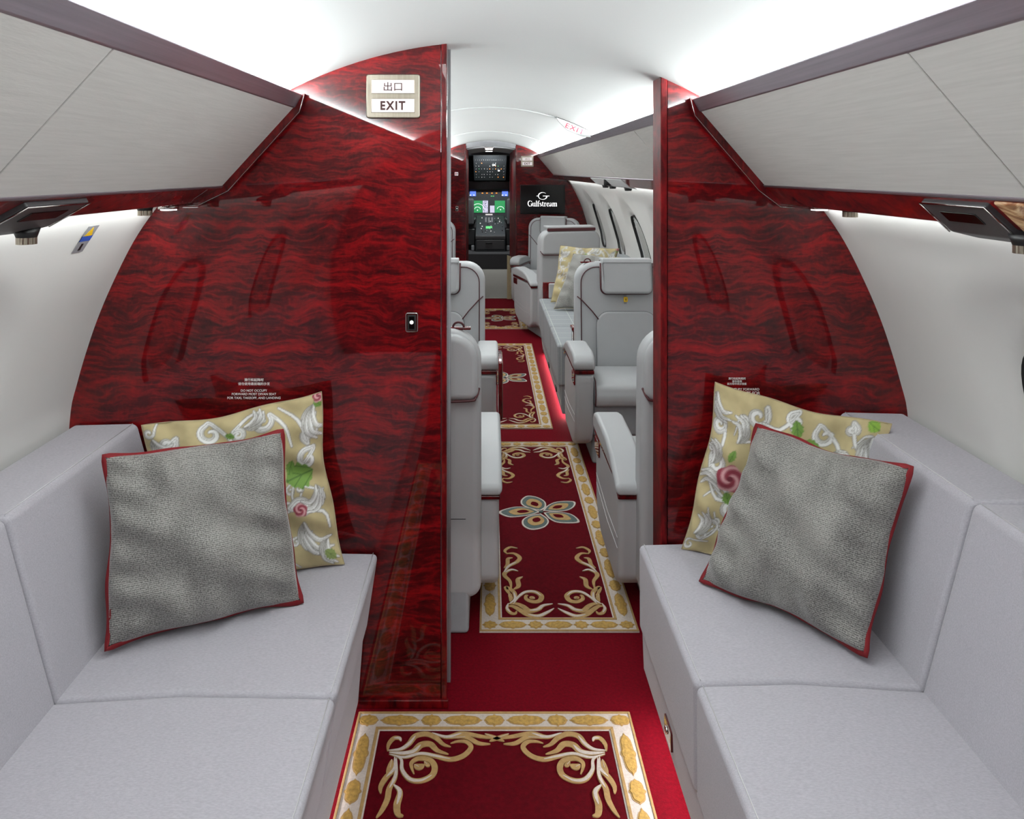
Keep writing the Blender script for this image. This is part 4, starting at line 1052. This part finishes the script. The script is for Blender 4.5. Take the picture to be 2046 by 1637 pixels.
# letters in a unit box: x 0..w, z 0..1 (x-height .62), thick T, thin H
TK, TH = .15, .05
LET = {
 'G': (.86, [([(.74, .80), (.62, .93), (.44, .97), (.18, .85), (.08, .5), (.2, .14), (.45, .02), (.68, .1), (.74, .2)], (TH, TH, TK, TK*1.2, TK, TH, TH)), ([(.74, .0), (.74, .45)], TK), ([(.58, .45), (.88, .45)], TH), ([(.76, .72), (.76, .98)], TH)]),
 'u': (.66, [([(.15, .60), (.15, .2), (.22, .04), (.36, .03), (.5, .14)], (TK, TK, TH, TH)), ([(.5, .62), (.5, .0)], TK), ([(.03, .61), (.16, .61)], TH), ([(.38, .61), (.52, .61)], TH), ([(.5, .02), (.64, .02)], TH)]),
 'l': (.32, [([(.16, 1.0), (.16, 0)], TK), ([(.02, .02), (.31, .02)], TH), ([(.04, .98), (.18, .98)], TH)]),
 'f': (.40, [([(.17, 0), (.17, .75), (.26, .96), (.42, .95)], (TK, TK, TH, TK)), ([(.02, .02), (.33, .02)], TH), ([(.02, .61), (.36, .61)], TH)]),
 's': (.46, [([(.37, .5), (.26, .61), (.12, .55), (.13, .40), (.34, .25), (.36, .1), (.2, .02), (.07, .12)], (TH, TH, TK, TK, TK, TH, TH))]),
 't': (.40, [([(.16, .80), (.16, .15), (.24, .03), (.37, .08)], (TK, TK, TH)), ([(.02, .61), (.35, .61)], TH)]),
 'r': (.46, [([(.15, 0), (.15, .62)], TK), ([(.17, .42), (.26, .58), (.40, .60)], (TH, TH, TK)), ([(.02, .02), (.29, .02)], TH), ([(.02, .61), (.15, .61)], TH)]),
 'e': (.52, [([(.10, .35), (.45, .36), (.42, .54), (.28, .62), (.11, .48), (.09, .25), (.22, .03), (.38, .04), (.47, .16)], (TH, TH, TK, TH, TK, TK, TK, TH, TH))]),
 'a': (.56, [([(.10, .48), (.22, .61), (.38, .58), (.40, .42), (.40, .12), (.5, .02)], (TH, TH, TH, TK, TK, TH)), ([(.40, .36), (.18, .28), (.08, .14), (.18, .02), (.40, .12)], (TH, TH, TK, TK, TH))]),
 'm': (.98, [([(.15, 0), (.15, .62)], TK), ([(.17, .48), (.32, .61), (.46, .55), (.48, .4), (.48, 0)], (TH, TH, TK, TK, TK)), ([(.50, .48), (.65, .61), (.79, .55), (.81, .4), (.81, 0)], (TH, TH, TK, TK, TK))] + [([(a_, .02), (a_+.26, .02)], TH) for a_ in (.02, .35, .68)] + [([(.02, .61), (.15, .61)], TH)])}
word = 'Gulfstream'; total = sum(LET[c][0] for c in word); (wx0, wz0), (wx1, wz1) = tv_pt(1054, 412), tv_pt(1113, 401)
sc_ = (wx1-wx0)/total; hz = (wz1-wz0)
bm = bmesh.new(); cx = wx0
for c in word:
    wd_, sts = LET[c]
    for pts, w_ in sts:
        ww = tuple(v*sc_ for v in w_) if isinstance(w_, tuple) else w_*sc_
        stroke3(bm, [(cx+a*sc_, wz0+b_*hz) for a, b_ in pts], ww)
    cx += wd_*sc_
obj('logo_lettering', bm, 'white_glow', t, smooth=False)
(ex, ez) = tv_pt(1053.5, 322.5); exit_sign(ex, ez, .143, .122, sy, 'pale exit sign on the forward bulkhead above the wall screen')
(ex, ez) = tv_pt(913, 417); switch(ex, ez, .034, .055, sy, 'tiny switch on the forward bulkhead left of the cockpit doorway')
(ex, ez) = tv_pt(912, 347.5)
t = thing('placard', 'tiny white placard on the forward bulkhead left of the doorway', 'placard', (ex, sy, ez-.02))
obj('plate', P(rrect(ex-.02, ex+.02, ez-.02, ez+.02, .003), 'y', sy-.002, sy-.0003), 'sign_white', t, smooth=False)
obj('pictogram', B(ex-.012, ex-.004, sy-.003, sy-.0018, ez-.012, ez+.012), 'sign_red', t, smooth=False)
obj('pictogram', B(ex+.002, ex+.014, sy-.003, sy-.0018, ez-.006, ez+.006), 'sign_ink', t, smooth=False)
bm = bmesh.new()
for k in range(4): box(bm, .205+.012*k, .218+.012*k, 8.36-.006*(k % 2), 8.375-.006*(k % 2), 0.004, .50-.004*k)
tag(obj('rolled_curtain', bm, 'tan_cloth', bevel=.003), 'narrow tan curtain bundle standing beside the cockpit doorway', 'curtain')
for yy, zz_ in ((8.75, 1.735), (9.2, 1.733), (10.1, 1.732)):
    t = thing('ceiling_light', {8.75: 'nearest bright bar light in the vestibule ceiling', 9.2: 'middle bright bar light in the vestibule ceiling', 10.1: 'farthest bright bar light before the cockpit overhead panel'}[yy], 'ceiling light', (.0, yy, zz_), group='bar lights in the vestibule ceiling')
    obj('bezel', P(rrect(-.055, .055, yy-.035, yy+.035, .01), 'z', zz_-.004, zz_+.02), 'chrome', t)
    obj('lens', P(rrect(-.047, .047, yy-.028, yy+.028, .01), 'z', zz_-.007, zz_), 'lamp_glow', t)

# ------------------------------------------------------------------ cockpit
YC = 10.96
struct('floor_cockpit', B(-.9, .9, YC, 13.2, -.03, .223), 'dark_carpet', smooth=False)
bm = bmesh.new(); box(bm, -1.0, -.80, YC, 13.2, 0, 1.75); struct('wall_cockpit_left', bm, 'panel_grey', smooth=False)
bm = bmesh.new(); box(bm, .80, 1.0, YC, 13.2, 0, 1.75); struct('wall_cockpit_right', bm, 'panel_grey', smooth=False)
struct('wall_cockpit_front', B(-1, 1, 13.1, 13.2, 0, 1.75), 'gap', smooth=False)
struct('ceiling_cockpit', B(-1, 1, YC, 13.2, 1.70, 1.78), 'panel_grey', smooth=False)
def ck(px, py, Y): return ((px-977)*Y/FPX, EYE-(py-343)*Y/FPX)
# overhead panel
t = thing('instrument_panel', 'dark cockpit overhead panel covered in lit switches', 'instrument panel', (.01, 11.7, 1.3))
oy0, oy1 = 11.35, 12.1
(ox0, oz1) = ck(945, 312, oy0); (ox1, _) = ck(1013, 312, oy0); (_, oz0) = ck(945, 361, oy1)
bm = bmesh.new(); prism(bm, [(oy0, oz1+.03), (oy0, oz1), (oy1, oz0), (oy1, oz0+.14)], 'x', ox0, ox1)
obj('housing', bm, 'panel_grey', t, bevel=.01)
def op(u, v, d=.0):
    """point on the sloping face"""
    y = oy0+(oy1-oy0)*v; z = oz1+(oz0-oz1)*v; return (ox0+(ox1-ox0)*u, y-d*.5, z-d)
rr = random.Random(2)
def chip(name, u, v, s, m, sx=1.0):
    a = op(u, v, .004); bm = box(bmesh.new(), a[0]-s*sx, a[0]+s*sx, a[1]-s, a[1]+s*.4, a[2]-s, a[2]+s)
    obj(name, bm, m, t, smooth=False)
for i in range(15): chip('breaker', .07+.061*i, .14, .005, 'graphite', .7)
for r_ in range(6):
    for c_ in range(11):
        if rr.random() < .28: continue
        u, v = .08+.084*c_+rr.uniform(-.01, .01), .27+.115*r_
        m = 'graphite' if rr.random() < .55 else rr.choice(['white_ink', 'white_ink', 'amber_glow', 'green_glow', 'tag_grey'])
        if r_ >= 5 and c_ >= 8: m = 'amber_glow'
        chip('annunciator' if 'glow' in m else 'switch', u, v, .0035 if m != 'graphite' else .006, m, 1.6 if 'glow' in m else 1.0)
chip('readout', .62, .34, .014, 'graphite', 2.0); chip('readout', .77, .57, .009, 'white_glow', 1.6)
# main instrument panel
iy = 12.35
t = thing('instrument_panel', 'cockpit instrument panel with four bright displays', 'instrument panel', (0, iy, .3))
(x0, z0) = ck(930, 470, iy); (x1, z1) = ck(1026, 378, iy)
obj('panel', B(x0-.2, x1+.2, iy, iy+.1, .3, z1), 'panel_grey', t, bevel=.005)
(a, zA) = ck(930, 362, iy-.1); (_, zB) = ck(930, 379, iy-.1)
obj('glareshield', B(x0-.2, x1+.2, iy-.12, iy+.3, zB, zA), 'screen_black', t, bevel=.01)
def disp(name, p0, p1, m, marks=()):
    (xa, zb_), (xb, za_) = ck(*p0, iy), ck(*p1, iy)
    o = obj(name, B(xa, xb, iy-.012, iy-.001, za_, zb_), m, t, smooth=False)
    return xa, xb, za_, zb_
for (p0, p1, m) in (((939, 382), (951, 392), 'blue_glow'), ((1003, 382), (1015, 392), 'blue_glow'), ((947, 401), (964, 425), 'green_glow'), ((964.5, 401), (975, 425), 'lavender_glow'), ((979, 411), (988, 425), 'lavender_glow'), ((988.5, 401), (1009, 425), 'green_glow'), ((970, 427.5), (984, 430), 'sign_white'), ((954, 441), (966, 447), 'lime_glow'), ((988, 441), (1000, 447), 'lime_glow')):
    disp('display', p0, p1, m)
for (cx_, cy_, r_) in ((954, 419, 6), (955, 418, 12), (1000, 419, 7)):
    (a, b_) = ck(cx_, cy_, iy); bm = bmesh.new(); R = r_*iy/FPX
    stroke3(bm, [(a+R*math.cos(q), b_+R*.9*math.sin(q)) for q in np.linspace(.2, PI-.2, 9)], .006, iy-.014); obj('compass_arc', bm, 'white_glow', t, smooth=False)
for (cx_, cy_) in ((954, 420), (1000, 419)):
    (a, b_) = ck(cx_, cy_, iy); obj('aircraft_symbol', B(a-.008, a+.008, iy-.015, iy-.012, b_-.008, b_+.008), 'white_glow', t, smooth=False)
for i in range(22):
    (a, b_) = ck(965.5+rr.random()*8.5, 402+rr.random()*22, iy); obj('text_block', B(a-.006, a+.006, iy-.014, iy-.011, b_-.005, b_+.004), 'panel_grey', t, smooth=False)
for (px, py, m) in ((964, 386, 'amber_glow'), (973, 386, 'amber_glow'), (983, 386, 'amber_glow'), (992, 386, 'amber_glow'), (982, 392, 'lime_glow'), (986, 392, 'lime_glow'), (940, 390, 'white_glow'), (947, 390, 'white_glow'), (1004, 390, 'white_glow'), (1011, 390, 'white_glow'), (963, 435, 'amber_glow'), (966, 435, 'amber_glow'), (988, 436, 'amber_glow'), (990, 432, 'amber_glow')):
    (a, b_) = ck(px, py, iy); obj('lamp', B(a-.012, a+.012, iy-.016, iy-.01, b_-.006, b_+.006), m, t, smooth=False)
# centre console
t = thing('centre_console', 'dark cockpit centre console with throttle levers and drawer', 'console', (0, 11.4, .223))
(x0, _) = ck(950, 470, 11.35); (x1, _) = ck(1010, 470, 11.35); zt_ = ck(950, 470, 11.35)[1]
obj('body', P([(11.32, .223), (11.32, zt_), (12.2, .72), (12.34, .72), (12.34, .223)], 'x', x0, x1), 'panel_grey', t, bevel=.01)
obj('drawer', B(x0+.02, x1-.02, 11.30, 11.325, .26, .40), 'graphite', t, bevel=.004); obj('drawer_handle', B(-.05, .05, 11.29, 11.30, .345, .365), 'gap', t); obj('ledge', B(x0, x1, 11.30, 11.33, .415, .46), 'graphite', t, bevel=.004)
for (u, y) in ((-.05, 11.9), (.0, 11.88), (.05, 11.9)): obj('throttle_lever', B(u-.015, u+.015, y, y+.02, .60, .71), 'tag_grey', t, bevel=.005)
for i in range(26):
    y = 11.4+rr.random()*.7; z = zt_+(.72-zt_)*(y-11.32)/.88; x = x0+.04+rr.random()*(x1-x0-.08)
    obj('knob', cyl(bmesh.new(), (x, y, z-.004), .009, .022, n=8), rr.choice(['tag_grey', 'graphite', 'white_ink', 'black_plastic']), t)
y = 11.6; z = zt_+(.72-zt_)*(y-11.32)/.88; obj('display', P([(y, z+.001), (y+.08, z+.029), (y+.08, z+.034), (y, z+.006)], 'x', -.05, .05), 'lime_glow', t, smooth=False)
# pilot seats either side
for s, lab in ((-1, 'dark leather pilot seat on the left of the cockpit console'), (1, 'dark leather pilot seat on the right of the cockpit console')):
    t = thing('pilot_seat', lab, 'seat', (s*.45, 11.6, .223), group='pilot seats')
    c = .0
    xa = -.235 if s < 0 else .28
    X = lambda v: xa+s*v
    def bx(a, b, *r): return B(min(X(a), X(b)), max(X(a), X(b)), *r)
    obj('backrest', bx(0, .42, 11.45, 11.56, .62, 1.03), 'dark_carpet', t, bevel=.03)
    obj('seat_cushion', bx(-.03, .42, 11.56, 12.0, .55, .66), 'dark_carpet', t, bevel=.03)
    obj('armrest', bx(-.03, .04, 11.5, 11.85, .66, .72), 'black_plastic', t, bevel=.02)
    obj('seat_frame', bx(-.02, .36, 11.50, 11.9, .30, .56), 'black_plastic', t, bevel=.02)
    obj('seat_rail', bx(-.01, .04, 11.45, 11.95, .223, .30), 'tag_grey', t, bevel=.01)
area('cockpit_fill', (.0, 11.15, 1.60), (.55, 0, 0), .3, .1, 14)  # added fill to lift the dark cockpit panels; no fitting there
